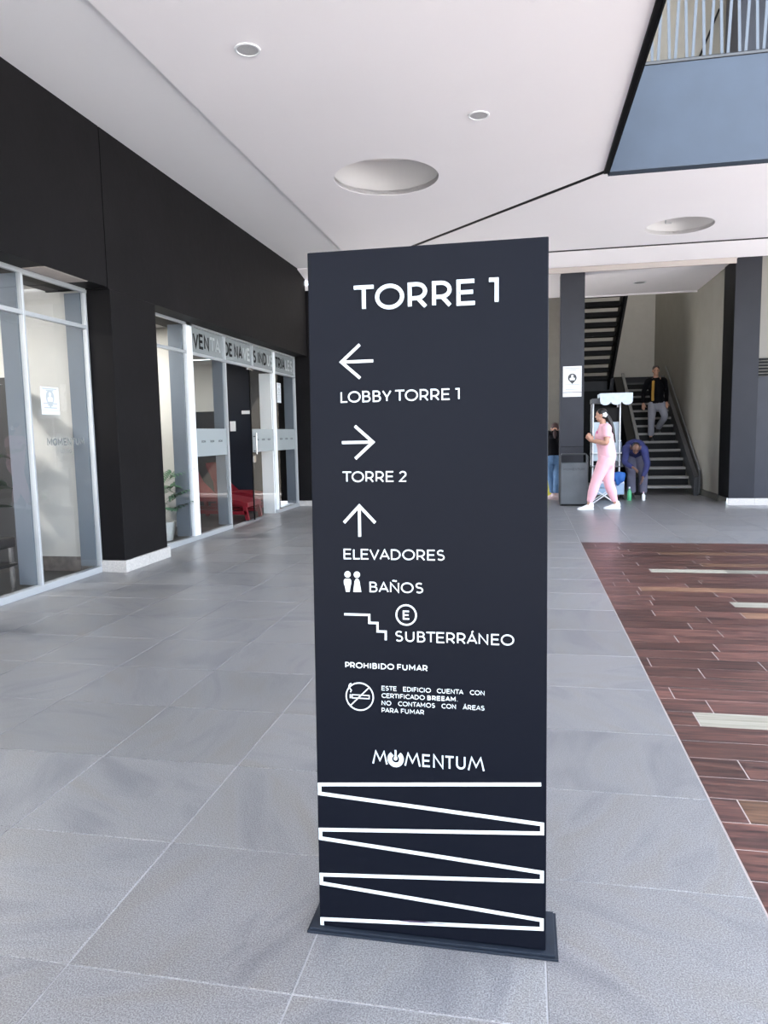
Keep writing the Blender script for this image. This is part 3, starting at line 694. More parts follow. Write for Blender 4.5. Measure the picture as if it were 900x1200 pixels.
def leafy(bm, base, tip, w, droop=0.15, n=6):
    b, t = Vector(base), Vector(tip); d = t-b; s = d.cross(Vector((0, 0, 1))).normalized(); L, R, Mi = [], [], []
    for k in range(n+1):
        f = k/n; c = b + d*f + Vector((0, 0, 1))*(droop*d.length*(math.sin(PI*f)*1.0 - f*f*0.9)); ww = w*math.sin(PI*min(1, f*0.96+0.02))**0.7
        L.append(bm.verts.new(c+s*ww+Vector((0, 0, -.15*ww)))); R.append(bm.verts.new(c-s*ww+Vector((0, 0, -.15*ww)))); Mi.append(bm.verts.new(c+Vector((0, 0, .1*ww))))
    for k in range(n):
        bm.faces.new((L[k], L[k+1], Mi[k+1], Mi[k])); bm.faces.new((Mi[k], Mi[k+1], R[k+1], R[k]))
def plant(name, label, x, y, pot_h, stem_h, nl, ll, lw, m, split=False, seed=1):
    rnd = random.Random(seed); t = thing(name, label, 'plant', (x, y, 0))
    bm = B(); lathe(bm, [(.12, 0), (.15, pot_h*.5), (.17, pot_h), (.15, pot_h), (.145, pot_h-.03)], (0, 0, 0), 20); obj('pot', bm, M['pot'], t, smooth=True)
    bm = B(); loft(bm, [(0, 0, pot_h-.05), (.02, .01, stem_h*.5), (-.02, .02, stem_h*.85)], [.016, .013, .008], n=8); obj('stem', bm, M['soil'], t)
    for k in range(nl):
        f = k/max(1, nl-1); a = k*2.4+rnd.random()*.5; z = pot_h + (stem_h*.85-pot_h)*(0.15+.85*f); el = rnd.uniform(.1, .7)
        tip = (math.cos(a)*ll*math.cos(el), math.sin(a)*ll*math.cos(el), z+ll*math.sin(el)); bm = B()
        if split:
            o = Vector((0, 0, z)); tv = Vector(tip); d = tv-o; s = d.cross(Vector((0, 0, 1))).normalized()
            for j in range(7):
                q = o + d*(.30+.1*j)
                for sg in (-1, 1): leafy(bm, q, q + s*sg*lw*(1.2-.1*j) + d.normalized()*lw*.8, .022, n=4)
            leafy(bm, o, tv, .010, n=6)
        else: leafy(bm, (0, 0, z), tip, lw)
        obj('leaf', bm, m, t, smooth=True)
    return t
plant('potted_palm', 'green split-leaf plant in a white pot behind the glass right of the black pillar', -4.92, 9.22, 0.26, 0.95, 14, 0.42, 0.19, M['leaf'], True, 3)
plant('potted_rubber_plant', 'tall dark broad-leaved plant inside the leftmost window pane', -5.40, 6.30, 0.35, 2.35, 20, 0.42, 0.11, M['leaf_dark'], False, 5)
t = thing('low_bench', 'low black bench on thin metal legs inside the leftmost window pane', 'bench', (-5.15, 5.35, 0))
bm = B(); box(bm, -.35, .35, -.6, .75, .40, .50, .02); obj('seat', bm, M['wood_table'], t)
bm = B(); box(bm, -.35, .35, -.6, .75, .22, .25, .01); obj('shelf', bm, M['wood_table'], t)
for x, y in ((-.32, -.55), (.32, -.55), (-.32, .70), (.32, .70)):
    bm = B(); box(bm, x-.015, x+.015, y-.015, y+.015, 0, .40); obj('leg', bm, M['chrome'], t)

def lounge(label, x, y, s=1.0):
    t = thing('lounge_chair', label, 'chair', (x, y, 0))
    prof = [(-.62, .98), (-.45, .62), (-.22, .40), (.10, .40), (.45, .34), (.62, .30)]
    bm = B(); a = []
    for (px, pz) in prof: a.append([bm.verts.new((px*s, yy*s, (pz+dz)*s)) for yy, dz in ((-.32, 0), (.32, 0), (.32, -.07), (-.32, -.07))])
    for i in range(len(a)-1):
        for k in range(4): bm.faces.new((a[i][k], a[i][(k+1) % 4], a[i+1][(k+1) % 4], a[i+1][k]))
    bm.faces.new(a[0]); bm.faces.new(a[-1][::-1]); obj('seat_shell', bm, M['red'], t)
    for yy in (-.30, .30):
        bm = B(); obox(bm, (-.55*s, yy*s, .16*s), (.60*s, yy*s, .13*s), .05*s, .06*s); obj('runner', bm, M['red'], t)
        for px, pz in ((-.45, .60), (.55, .30)):
            bm = B(); obox(bm, (px*s, yy*s, pz*s), ((px+.06)*s, yy*s, 0.012), .06*s, .05*s, Vector((0, 1, 0))); l = obj('leg', bm, M['red'], t)
            bm = B(); lathe(bm, [(.02, 0), (.024, .012)], ((px+.06)*s, yy*s, 0), 10); obj('foot', bm, M['shoe_dark'], l)
    return t
lounge('red lounge chair with a high back just inside the open glass door', -5.18, 11.75)
lounge('second red lounge chair, further in behind the glass door leaf', -5.25, 12.95, .95)

# ================================================================== UPPER PARAPET, RAILING
par = thing('parapet', 'tall blue-grey plastered parapet under the zigzag railing, upper right', 'parapet', (4.9, 9.55, 4.49))
bm = B(); box(bm, 0.992, 8.8, 9.465, 9.62, ZC-0.001, 5.655); part('face', bm, M['parapet'], par)
bm = B(); box(bm, 0.985, 8.8, 9.455, 9.64, 5.662, 5.690); part('coping', bm, M['cap'], par)
bm = B(); box(bm, 0.985, 8.8, 9.49, 9.62, 5.690, 5.712); part('bottom_rail', bm, M['black_steel'], par)
rl = thing('railing', 'pale metal zigzag railing standing on the blue-grey parapet', 'railing', (4.9, 9.55, 5.712))
rnd = random.Random(4)
k = 0; x = 1.121
def bar_mesh(sg):
    bm = B(); obox(bm, (0, 0, 0), (sg*.040, 0, 1.02), .032, .014, Vector((0, 1, 0))); me = bpy.data.meshes.new('baluster'); bmesh.ops.recalc_face_normals(bm, faces=bm.faces[:]); bm.to_mesh(me); bm.free(); me.materials.append(M['rail']); return me
BMh = {-1: bar_mesh(-1), 1: bar_mesh(1)}
while x < 8.7:
    for sg in (-1, 1):
        o = bpy.data.objects.new('baluster', BMh[sg]); COL.objects.link(o); o.parent = rl; o.location = (x+sg*.032-4.9, 0, 0.001)
    x += 0.1925
bm = B(); box(bm, 0.985, 8.8, 9.52, 9.58, 6.732, 6.772, .005); part('top_rail', bm, M['rail'], rl)
bm = B(); box(bm, 3.22, 4.6, 12.6, 13.5, 5.55, 9.2); struct('wall_upper_pier', bm, M['column_grey'])
bm = B(); loft(bm, [(2.60, 13.583, 6.95), (3.13, 13.583, 8.25)], [.016, .016], n=8, smooth=0)
tag(obj('stair_handrail', bm, M['black_steel']), 'thin dark diagonal handrail on the beige wall behind the zigzag railing', 'handrail')

# ================================================================== FAR HALL: piers, walls, stairs
pb = thing('pillar', 'slate grey pillar with the white emblem poster, standing behind the litter bin', 'pillar', (0.885, 14.55, 0))
bm = B(); box(bm, 0.665, 1.105, 14.42, 14.80, 0.0, 1.09, .003); part('lower_shaft', bm, M['column_grey'], pb)
bm = B(); box(bm, 0.665, 1.105, 14.42, 14.80, 1.098, 4.36, .003); part('upper_shaft', bm, M['column_grey'], pb)
bm = B(); box(bm, 0.672, 1.098, 14.427, 14.79, 1.09, 1.098); part('joint', bm, M['black_steel'], pb)
poster('white poster with a dark pin-shaped emblem on the slate grey pillar above the bin', lambda u, v, d: Vector((0.888+u, 14.419-d, 2.045+v)), 0.345, 0.575)
pr = thing('pillar', 'wide slate grey pillar with pale granite base at the right edge', 'pillar', (3.85, 14.4, 0))
bm = B(); box(bm, 3.645, 4.075, 14.08, 14.80, 0.125, 4.50, .003)
part('shaft', bm, mat('dark_slate_paint', (0.013, 0.014, 0.020), 0.5, spec=0.25, var=0.12, scale=3), pr)
bm = B(); box(bm, 3.640, 3.6445, 14.085, 14.80, 0.125, 4.36); part('side_cladding', bm, M['black_steel'], pr)
for x0, x1 in ((3.63, 4.078), (4.081, 5.0)):
    bm = B(); box(bm, x0, x1, 14.055, 14.078, 0, .125, .002); part('granite_slab', bm, M['granite'], pr)
bm = B(); box(bm, 4.08, 8.8, 14.16, 14.3, 0.0, 4.52); wr1 = struct('wall_right', bm, mat('darker_beige_plaster', (0.20, 0.19, 0.17), 0.85))  # one even beige, darker than the other plaster
bm = B(); box(bm, 4.08, 8.8, 14.14, 14.159, 0.125, 2.30); obj('dado_panel', bm, M['column_grey'], wr1)
for k in range(6):
    bm = B(); box(bm, 4.08, 5.2, 14.12, 14.16, 2.31+.055*k, 2.345+.055*k); obj('louvre_slat', bm, M['black_steel'], wr1)
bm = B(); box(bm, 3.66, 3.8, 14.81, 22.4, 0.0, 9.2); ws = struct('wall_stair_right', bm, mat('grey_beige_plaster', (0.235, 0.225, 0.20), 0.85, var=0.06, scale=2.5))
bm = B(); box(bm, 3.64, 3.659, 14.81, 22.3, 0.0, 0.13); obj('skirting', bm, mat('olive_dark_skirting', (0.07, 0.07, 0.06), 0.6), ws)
bm = B(); box(bm, 0.9, 3.8, 22.3, 22.45, 2.90, 9.2); struct('wall_stair_back', bm, mat('light_stair_plaster', (0.50, 0.49, 0.47), 0.85, var=0.04))
bm = B(); box(bm, 0.9, 3.66, 22.28, 22.45, 0.0, 2.90); struct('wall_stair_back', bm, M['column_grey'])
bm = B(); box(bm, 0.80, 0.93, 17.2, 22.4, 0.0, 9.2); struct('wall_stair_left', bm, M['beige'])

st = thing('staircase', 'dark steel staircase with grey treads, landing and upper return flight', 'staircase', (2.95, 16.3, 0))
RZ = 0.187
LX0, LX1, UX0, UX1 = 2.56, 3.48, 1.02, 2.12
for k in range(1, 14):
    y = 16.3 + 0.3*(k-1); z = RZ*k
    bm = B(); box(bm, LX0, LX1, y, y+0.30, z-.045, z, .003); tr = part('tread', bm, M['tread'], st)
    bm = B(); box(bm, LX0, LX1, y-.004, y+0.025, z-.050, z+.001); 
    obj('nosing', bm, M['tread'], tr)
    bm = B(); box(bm, LX0+.01, LX1-.01, y+.27, y+.275, z, z+RZ-.05); part('gap_shade_riser', bm, M['black_steel'], st)  # black sheet painted as the dark gap between treads
bm = B(); box(bm, 0.95, 3.62, 20.2, 22.27, 2.48, 2.618); part('landing', bm, M['stringer'], st)
bm = B(); box(bm, 0.95, 2.3, 20.15, 20.21, 2.42, 2.80); part('landing_beam', bm, M['column_grey'], st)
def string(x, y0, z0, y1, z1, h, w=.05, m=None, name='stringer'):
    bm = B(); vs = []
    for xx in (x-w/2, x+w/2):
        vs.append([bm.verts.new((xx, y, z)) for y, z in ((y0, max(0.0, z0)), (y0, z0+h), (y1, z1+h), (y1, z1))])
    bm.faces.new(vs[0]); bm.faces.new(vs[1][::-1])
    for k in range(4): bm.faces.new((vs[0][k], vs[0][(k+1) % 4], vs[1][(k+1) % 4], vs[1][k]))
    return part(name, bm, m or M['stringer'], st)
string(LX0-.03, 16.16, 0.0, 20.2, 2.40, 0.42); string(LX1+.05, 16.10, 0.0, 20.2, 2.40, 0.38, w=.09)
def rail(x, y0, z0, y1, z1, w=.045, h=.05, m=None, name='handrail'):
    bm = B(); obox(bm, (x, y0, z0), (x, y1, z1), w, h); return part(name, bm, m or M['stringer_light'], st)
rail(LX0-.03, 16.16, 0.45, 20.2, 2.86, .07, .03); rail(3.62, 16.25, 0.50, 20.3, 3.02, .03, .04)
bm = B(); obox(bm, (3.62, 16.25, .50), (3.62, 16.24, .02), .03, .04, Vector((0, 1, 0))); part('handrail_drop', bm, M['stringer_light'], st)
# solid guard between the flights
for x0, ya, za, yb, zb in ((2.41, 16.2, 0.0, 20.2, 2.40),):
    string(x0, ya, za, yb, zb, 0.38, w=.20, m=M['black_steel'], name='guard_panel')
for k in range(1, 14):
    y = 20.2 - 0.3*k; z = 2.618 + RZ*k
    bm = B(); box(bm, UX0, UX1, y, y+0.29, z-.11, z, .003); part('tread', bm, M['black_steel'], st)
string(UX1+.04, 20.2, 2.42, 16.9, 2.42+RZ*11, 0.46, w=.05, m=M['black_steel']); string(UX1+.14, 20.2, 2.70, 16.9, 2.70+RZ*11, 0.22, w=.04, m=M['stringer'])
string(UX0-.03, 20.2, 2.42, 16.9, 2.42+RZ*11, 0.30, w=.04, m=M['black_steel'])
bm = B(); box(bm, 0.95, 2.45, 20.0, 20.06, 0.0, 2.42); part('under_stair_shade_sheet', bm, M['black_steel'], st)  # black sheet stands in for the shade below the landing
hl = bpy.data.lights.new('stair_fill_light', 'AREA'); hl.shape = 'RECTANGLE'; hl.size = 2.0; hl.size_y = 3.0; hl.energy = 50; hl.color = (1, 0.95, 0.88)  # unseen area light added to brighten the stair hall
ho = bpy.data.objects.new('stair_fill_light', hl); COL.objects.link(ho); ho.location = (2.3, 20.0, 9.1)

# courtyard beyond the frame: unseen pale building opposite, added for bounce and reflections
bm = B(); box(bm, -30, 30, -27.0, -26.0, 0, 6.0); fac = struct('wall_courtyard', bm, mat('pale_courtyard_wall', (0.62, 0.60, 0.57), 0.8))
for k in range(8):
    bm = B(); box(bm, -26+6.5*k, -22+6.5*k, -25.99, -25.9, 0.3, 3.4); obj('courtyard_window', bm, M['stringer'], fac)

# ================================================================== DIRECTORY SIGN
lean = math.radians(2.2); O = Vector((-0.577, 1.870, 0.016))
SV = Vector((0, math.sin(lean), math.cos(lean))); SU = Vector((1, 0, 0)); SN = Vector((0, -math.cos(lean), math.sin(lean)))
FR = lambda u, v, d: O + SU*u + SV*v + SN*d
sg = thing('directory_sign', 'tall midnight blue directory sign reading TORRE 1 with white arrows and zigzag line', 'sign', (-0.26, 1.92, 0))
SWD, SH, SD = 0.636, 1.893, 0.075
bm = B(); c = []
for u in (0, SWD):
    for d in (0, -SD): c.append((bm.verts.new(FR(u, -0.0 if d else 0.0, d)), bm.verts.new(FR(u, SH, d))))
(a0, a1), (b0, b1), (c0, c1), (d0, d1) = c
for q in ((a0, c0, c1, a1), (b0, b1, d1, d0), (a0, a1, b1, b0), (c0, d0, d1, c1), (a1, c1, d1, b1), (a0, b0, d0, c0)): bm.faces.new(q)
bmesh.ops.bevel(bm, geom=bm.edges[:], offset=0.0025, segments=2, affect='EDGES', profile=.5)
part('panel', bm, M['sign'], sg)
for x0, x1, y0, y1, z0, z1 in ((-0.610, 0.092, 1.852, 2.045, 0.0, 0.007), (-0.603, 0.084, 1.858, 2.040, 0.0075, 0.0145)):
    bm = B(); box(bm, x0, x1, y0, y1, z0, z1, .001); part('base_plate', bm, M['plate'], sg)
def sgpart(name, fn, m=None):
    bm = B(); fn(bm); return part(name, bm, m or M['vinyl'], sg)
FR2 = lambda u, v, d: FR(u, v, d+0.0002)
for s, u, v, cap, w, sw in (('LOBBY TORRE 1', .0867, 1.4893, .0303, .3226, .130), ('TORRE 2', .0894, 1.2742, .0293, .1766, .130),
        ('ELEVADORES', .0883, 1.0624, .0290, .2795, .130), ('BAÑOS', .1599, .9723, .0290, .1492, .130), ('SUBTERRÁNEO', .2297, .8377, .0298, .3211, .130),
        ('PROHIBIDO FUMAR', .0881, .7584, .0164, .2305, .17)):
    sgpart('lettering', lambda bm: text(bm, s, u, v, cap, sw, w, FR2))
def word_letters(name, s, u, v, cap, sw, width, fr, m, track=.17):
    xs, nat = [], 0
    for i, ch in enumerate(s):
        xs.append(nat); nat += G[ch][0] + sw + (0.05 if ch in 'IHMNU' else 0)
        if i < len(s)-1: nat += track - (0.08 if ch in 'TAVYLPÁ' else 0) - (0.08 if s[i+1] in 'TAVYÁ' else 0) - (0.04 if ch in 'ODC' or s[i+1] in 'OCS' else 0)
    for ch, x in zip(s, xs):
        if ch == ' ': continue
        bm = B()
        for pl in G[ch][1]: stroke(bm, [(u + (x + sw/2 + px)*width/nat, v + (sw/2 + py*(1-sw))*cap) for px, py in pl], sw*cap, fr)
        part(name, bm, m, sg)
word_letters('raised_letter', 'TORRE 1', .1287, 1.7312, .0660, .152, .3823, lambda u, v, d: FR(u, v, d*5), M['raised'])
def small(bm):
    sw = .135; c = .0128
    for wd, u, u2, v in (('ESTE', .1904, .2321, .6990), ('EDIFICIO', .2505, .3273, .6990), ('CUENTA', .3439, .4156, .6990), ('CON', .4333, .4724, .6990),
                         ('CERTIFICADO', .1902, .3105, .6782), ('NO', .1899, .2170, .6575), ('CONTAMOS', .2363, .3383, .6575),
                         ('CON', .3564, .3953, .6575), ('ÁREAS', .4139, .4723, .6575), ('PARA', .1897, .2370, .6372), ('FUMAR', .2440, .3079, .6372)):
        text(bm, wd, u, v, c, sw, u2-u, FR2)
    text(bm, 'BREEAM.', .3173, .6782, c, .20, .0833, FR2)
sgpart('small_lettering', small)
def arrow(tip, tail, h1, h2): return lambda bm: (stroke(bm, [tail, tip], .0078, FR2), stroke(bm, [h1, tip, h2], .0080, FR2))
sgpart('arrow', arrow((.0905, 1.5985), (.1781, 1.5985), (.1420, 1.6430), (.1420, 1.5540)))
sgpart('arrow', arrow((.1750, 1.3820), (.0888, 1.3820), (.1256, 1.4260), (.1256, 1.3380)))
sgpart('arrow', arrow((.1346, 1.2095), (.1346, 1.1250), (.0910, 1.1635), (.1782, 1.1635)))
def people_icon(bm):
    poly(bm, ring(.0987, 1.0205, .0088, .0088)[:-1], FR2); poly(bm, ring(.1250, 1.0200, .0088, .0088)[:-1], FR2)
    poly(bm, [(.0935, .9720), (.1040, .9720), (.1062, .9860), (.1085, .9950), (.1085, 1.0040), (.1050, 1.0085), (.0920, 1.0085), (.0880, 1.0040), (.0880, .9950), (.0912, .9860)], FR2)
    poly(bm, [(.1142, .9722), (.1367, .9722), (.1320, 1.0020), (.1282, 1.0085), (.1220, 1.0085), (.1185, 1.0020)], FR2)
sgpart('restroom_icon', people_icon)
sgpart('stairs_icon', lambda bm: stroke(bm, [(.0874, .9090), (.1583, .9090), (.1583, .8870), (.1811, .8870), (.1811, .8640), (.2038, .8640), (.2038, .8402)], .0060, FR2))
sgpart('circled_letter', lambda bm: (stroke(bm, ring(.2612, .9118, .0272, .0272), .0046, FR2), text(bm, 'E', .2518, .8990, .0250, .17, .0180, FR2)))
def nosmoke(bm):
    stroke(bm, ring(.1281, .6782, .0386, .0386, 36), .0034, FR2)
    stroke(bm, [(.1008, .6510), (.1554, .7055)], .0032, FR2)
    stroke(bm, [(.1065, .6735), (.1550, .6735), (.1550, .6825), (.1065, .6825), (.1065, .6735)], .0026, FR2)
    stroke(bm, [(.1015, .6725), (.1015, .6835)], .0034, FR2)
    stroke(bm, [(.1018, .6895), (.1045, .6950), (.1000, .7010), (.0975, .7060), (.1000, .7120), (.1045, .7150)], .0028, FR2)
sgpart('no_smoking_icon', nosmoke)
def logo(bm):
    f = lambda u, v, d: FR(u, v, d*2.2); sw = .0046; v0 = .4905; c = .0350
    def M_(u, w): stroke(bm, [(u, v0), (u+w*.20, v0+c), (u+w*.5, v0+c*.28), (u+w*.80, v0+c), (u+w, v0)], sw, f)
    M_(.1640, .0390)
    stroke(bm, arc(.2278, .5070, .0165, .0165, 125, 415, 30), .0125, f); stroke(bm, [(.2278, .508), (.2278, .5325)], .0050, f)
    poly(bm, ring(.2278, .5085, .0052, .0052)[:-1], f)
    M_(.2545, .0410)
    u = .3045; stroke(bm, [(u+.0185, v0+c-sw/2), (u, v0+c-sw/2), (u, v0+sw/2), (u+.0185, v0+sw/2)], sw, f); stroke(bm, [(u, v0+c/2), (u+.0170, v0+c/2)], sw, f)
    u = .3345; stroke(bm, [(u, v0), (u, v0+c), (u+.0240, v0), (u+.0240, v0+c)], sw, f)
    u = .3660; stroke(bm, [(u, v0+c-sw/2), (u+.0225, v0+c-sw/2)], sw, f); stroke(bm, [(u+.0112, v0+c), (u+.0112, v0)], sw, f)
    u = .3975; stroke(bm, [(u, v0+c)] + arc(u+.0105, v0+.0125, .0105, .0100, 180, 360, 10) + [(u+.021, v0+c)], sw, f)
    M_(.4290, .0410)
sgpart('raised_logo', logo, M['raised'])
zz = [(.6250, .4610), (.0075, .4175), (.0075, .3912), (.6250, .3541), (.6250, .3291), (.0075, .2850), (.0075, .2598), (.6250, .2196), (.6250, .1953),
      (.0075, .1516), (.0075, .1263), (.6250, .0858), (.6250, .0610), (.0075, .0190), (.0075, .0010)]
zz = [(.6220, .4640) if i == 0 else p for i, p in enumerate(zz)]
sgpart('zigzag_line', lambda bm: stroke(bm, zz, .0100, FR2))
def smudge(bm): poly(bm, [(.232, .0392), (.262, .0440), (.330, .0450), (.415, .0475), (.330, .0425), (.262, .0385)], lambda u, v, d: FR(u, v, d+.0010), .0005)
sgpart('scuff_mark', smudge, mat('dark_scuff', (0.05, 0.03, 0.06), .6))

# ================================================================== PEOPLE
UP = Vector((0, 0, 1))
def hand(bm, wr, d, n, curl=0.5, thumb=1, r=1.0):
    """palm and five fingers from the wrist along d; the palm faces n."""
    d = Vector(d).normalized(); n = Vector(n); n = (n-d*n.dot(d)).normalized(); t = d.cross(n)*thumb; wr = Vector(wr)
    loft(bm, [wr-d*.02, wr+d*.03, wr+d*.085*r], [(.024, .019), (.036, .017), (.040, .014)], side=t, n=10, smooth=2)
    for i, (off, L) in enumerate(((.031, .072), (.011, .080), (-.010, .074), (-.030, .058))):
        b = wr + d*(.080 - abs(off-.01)*.2)*r + t*off; c = curl*(1+.12*i)
        p1 = b + (d*math.cos(c*.5)+n*math.sin(c*.5))*L*.45; p2 = p1 + (d*math.cos(c*1.3)+n*math.sin(c*1.3))*L*.32; p3 = p2 + (d*math.cos(c*2.0)+n*math.sin(c*2.0))*L*.25
        loft(bm, [b-d*.015, p1, p2, p3], [.0090, .0085, .0078, .0066], side=t, n=8, smooth=2)
    b = wr + d*.022 + t*.026; p1 = b + (d*.7+t*.65+n*.25).normalized()*.042; p2 = p1 + (d*.9+t*.25+n*.45).normalized()*.032
    loft(bm, [b, p1, p2], [.013, .0105, .0085], side=n, n=8, smooth=2)
def head(bm, c, f, up=UP):
    f = Vector(f).normalized(); up = Vector(up); up = (up-f*up.dot(f)).normalized(); s = f.cross(up); c = Vector(c)
    R = Matrix((s, f, up)).transposed()
    ell(bm, c+up*.018-f*.008, (.073, .092, .092), R); ell(bm, c-up*.045+f*.022, (.056, .062, .062), R)
    ell(bm, c-up*.092+f*.052, (.024, .020, .018), R)
    loft(bm, [c+f*.078+up*.018, c+f*.090-up*.010, c+f*.096-up*.026], [.007, .009, .012], side=s, n=8, smooth=2)
    ell(bm, c+f*.080-up*.058, (.024, .012, .006), R); ell(bm, c+f*.078-up*.070, (.020, .012, .007), R)
    ell(bm, c+f*.074+up*.034, (.048, .012, .008), R)
    for q in (-1, 1): ell(bm, c+s*.074*q-up*.010-f*.006, (.010, .018, .032), R)
    return c, f, s, up, R
def figure(name, label, loc, J, f, face, mats, build=1.0, sleeve='long', hands=None, face_up=UP, toes=None, hair='short', beard=None):
    V = {k: Vector(v) for k, v in J.items()}; f = Vector(f).normalized(); w = build
    root = thing(name, label, 'person', loc)
    s = (V['shL']-V['shR']).normalized()
    # body, one surface
    bm = B()
    up_t = (V['neck']-V['chest']).normalized()
    loft(bm, [V['pelvis'], V['waist'], V['chest'], V['neck']-up_t*.05], [(.150*w, .105*w), (.125*w, .095*w), (.150*w, .105*w), (.085, .065)], side=s, n=16)
    hc = V['head']; loft(bm, [V['neck']-up_t*.06, V['neck']+(hc-V['neck'])*.35, hc-(hc-V['neck'])*.15], [.062, .053, .052], side=s, n=12)
    c, fh, sh_, uh, R = head(bm, hc, face, face_up)
    for q in 'LR':
        loft(bm, [V['neck']*.45+V['sh'+q]*.55-up_t*.02, V['sh'+q], V['sh'+q]*.5+V['el'+q]*.5, V['el'+q], V['el'+q]*.45+V['wr'+q]*.55, V['wr'+q]],
             [.058, .052*w, .044*w, .036*w, .034*w, .024], side=f, n=12)
        hd, hn, cu, th = (hands or {}).get(q, ((V['wr'+q]-V['el'+q]), -f, .6, 1))
        hand(bm, V['wr'+q], hd, hn, cu, th)
        loft(bm, [V['pelvis']*.4+V['hip'+q]*.6, V['hip'+q], V['hip'+q]*.5+V['kn'+q]*.5, V['kn'+q], V['kn'+q]*.62+V['an'+q]*.38, V['an'+q]],
             [.080*w, .084*w, .070*w, .052*w, .054*w, .034], side=s, n=12)
        td = Vector((toes or {}).get(q, f)).normalized(); a = V['an'+q]; g = a-UP*.055
        loft(bm, [g-td*.05, g+td*.05-UP*.01, g+td*.15-UP*.025], [(.032, .030), (.040, .026), (.034, .014)], side=td.cross(UP), n=10)
    o = obj('body', voxel(bm, .0068, 3), mats['skin'], None); o.parent = root; o.location = -Vector(root.location)
    def P(n, m_, mt, par=root):
        q = obj(n, m_, mt, None); q.parent = par; q.location = -Vector(root.location) if par is root else (0, 0, 0); return q
    # eyes
    for q in (-1, 1):
        b2 = B(); ell(b2, c+fh*.080+sh_*.030*q+uh*.012, (.012, .008, .007), R, 10, 6); P('eye', b2, M['ink'])
    # shirt
    bm = B()
    hem = V['pelvis']*(1-mats.get('hem', .0)) + V['waist']*mats.get('hem', .0)
    loft(bm, [hem-(V['waist']-V['pelvis'])*.15, V['waist'], V['chest'], V['chest']*.35+V['neck']*.65-up_t*.01, V['neck']-up_t*.005],
         [(.178*w, .130*w), (.152*w, .122*w), (.176*w, .132*w), (.120, .092), (.070, .068)], side=s, n=20, cap=False)
    for q in 'LR':
        fr_ = .62 if sleeve == 'short' else 1.0
        if sleeve == 'short':
            e = V['sh'+q]*(1-fr_)+V['el'+q]*fr_
            loft(bm, [V['neck']*.45+V['sh'+q]*.55-up_t*.03, V['sh'+q], e], [.070, .070*w, .064*w], side=f, n=14, cap=False)
        else:
            e = V['el'+q]*.06+V['wr'+q]*.94
            loft(bm, [V['neck']*.45+V['sh'+q]*.55-up_t*.03, V['sh'+q], V['sh'+q]*.5+V['el'+q]*.5, V['el'+q], e], [.072, .070*w, .060*w, .052*w, .038*w], side=f, n=14, cap=False)
    P(mats.get('top_name', 'shirt'), voxel(bm, .011, 4), mats['top'])
    # trousers
    bm = B(); pv = V['pelvis']; wt = V['waist']
    loft(bm, [pv*.45+wt*.55, pv, (V['hipL']+V['hipR'])/2-(wt-pv).normalized()*.06], [(.145*w, .112*w), (.170*w, .128*w), (.150*w, .110*w)], side=s, n=18)
    cuff = mats.get('cuff', .075)
    for q in 'LR':
        a = V['an'+q] + (V['kn'+q]-V['an'+q])*.08
        loft(bm, [V['hip'+q]+(V['hip'+q]-V['kn'+q])*.08, V['hip'+q]*.6+V['kn'+q]*.4, V['kn'+q], V['kn'+q]*.5+a*.5, a], [.104*w, .096*w, .076*w, .072*w, cuff], side=s, n=16, cap=False)
    P('trousers', voxel(bm, .012, 4), mats['legs'])
    # shoes
    for q in 'LR':
        td = Vector((toes or {}).get(q, f)).normalized(); sd = td.cross(UP).normalized(); a = V['an'+q]; g = a-UP*.045
        pitch = UP*0
        bm = B(); loft(bm, [a-td*.025+UP*.01, g-td*.035, g+td*.04-UP*.008, g+td*.12-UP*.028, g+td*.175-UP*.033], [(.040, .045), (.042, .050), (.047, .040), (.046, .024), (.034, .016)], side=sd, n=14)
        shoe = P('shoe', voxel(bm, .008, 2), mats['shoe'])
        b2 = B(); z = a.z-.100
        prof = [(-.085, .030), (-.05, .042), (.02, .042), (.10, .050), (.16, .046), (.20, .026)]
        lo, hi = [], []
        for sgn in (1, -1):
            for (d_, w_) in (prof if sgn == 1 else prof[::-1]):
                p = Vector((a.x, a.y, 0)) + td*d_ + sd*w_*sgn; lo.append(b2.verts.new((p.x, p.y, z))); hi.append(b2.verts.new((p.x, p.y, z+.024)))
        b2.faces.new(lo[::-1]); b2.faces.new(hi)
        for k in range(len(lo)): b2.faces.new((lo[k], lo[(k+1) % len(lo)], hi[(k+1) % len(lo)], hi[k]))
        so = obj('sole', b2, mats.get('sole', mats['shoe']), None); so.parent = shoe
    # hair
    bm = B()
    if hair in ('short', 'long'):
        ell(bm, c+uh*.036-fh*.020, (.080, .092, .084), R, 18, 12)
        ell(bm, c-fh*.045-uh*.010, (.074, .060, .080), R, 18, 12)
    if hair == 'cropped':
        ell(bm, c+uh*.026-fh*.022, (.077, .085, .086), R, 18, 12)
    if hair == 'long':
        b0 = c-fh*.085+uh*.045; pts = [c-fh*.06+uh*.03] + [Vector(p) for p in mats['tail']]
        loft(bm, pts, [.045, .042, .040, .032, .014][:len(pts)], side=s, n=12)
    hp = P('hair', voxel(bm, .008, 2), mats['hair'])
    return root, P, (c, fh, sh_, uh, R), V

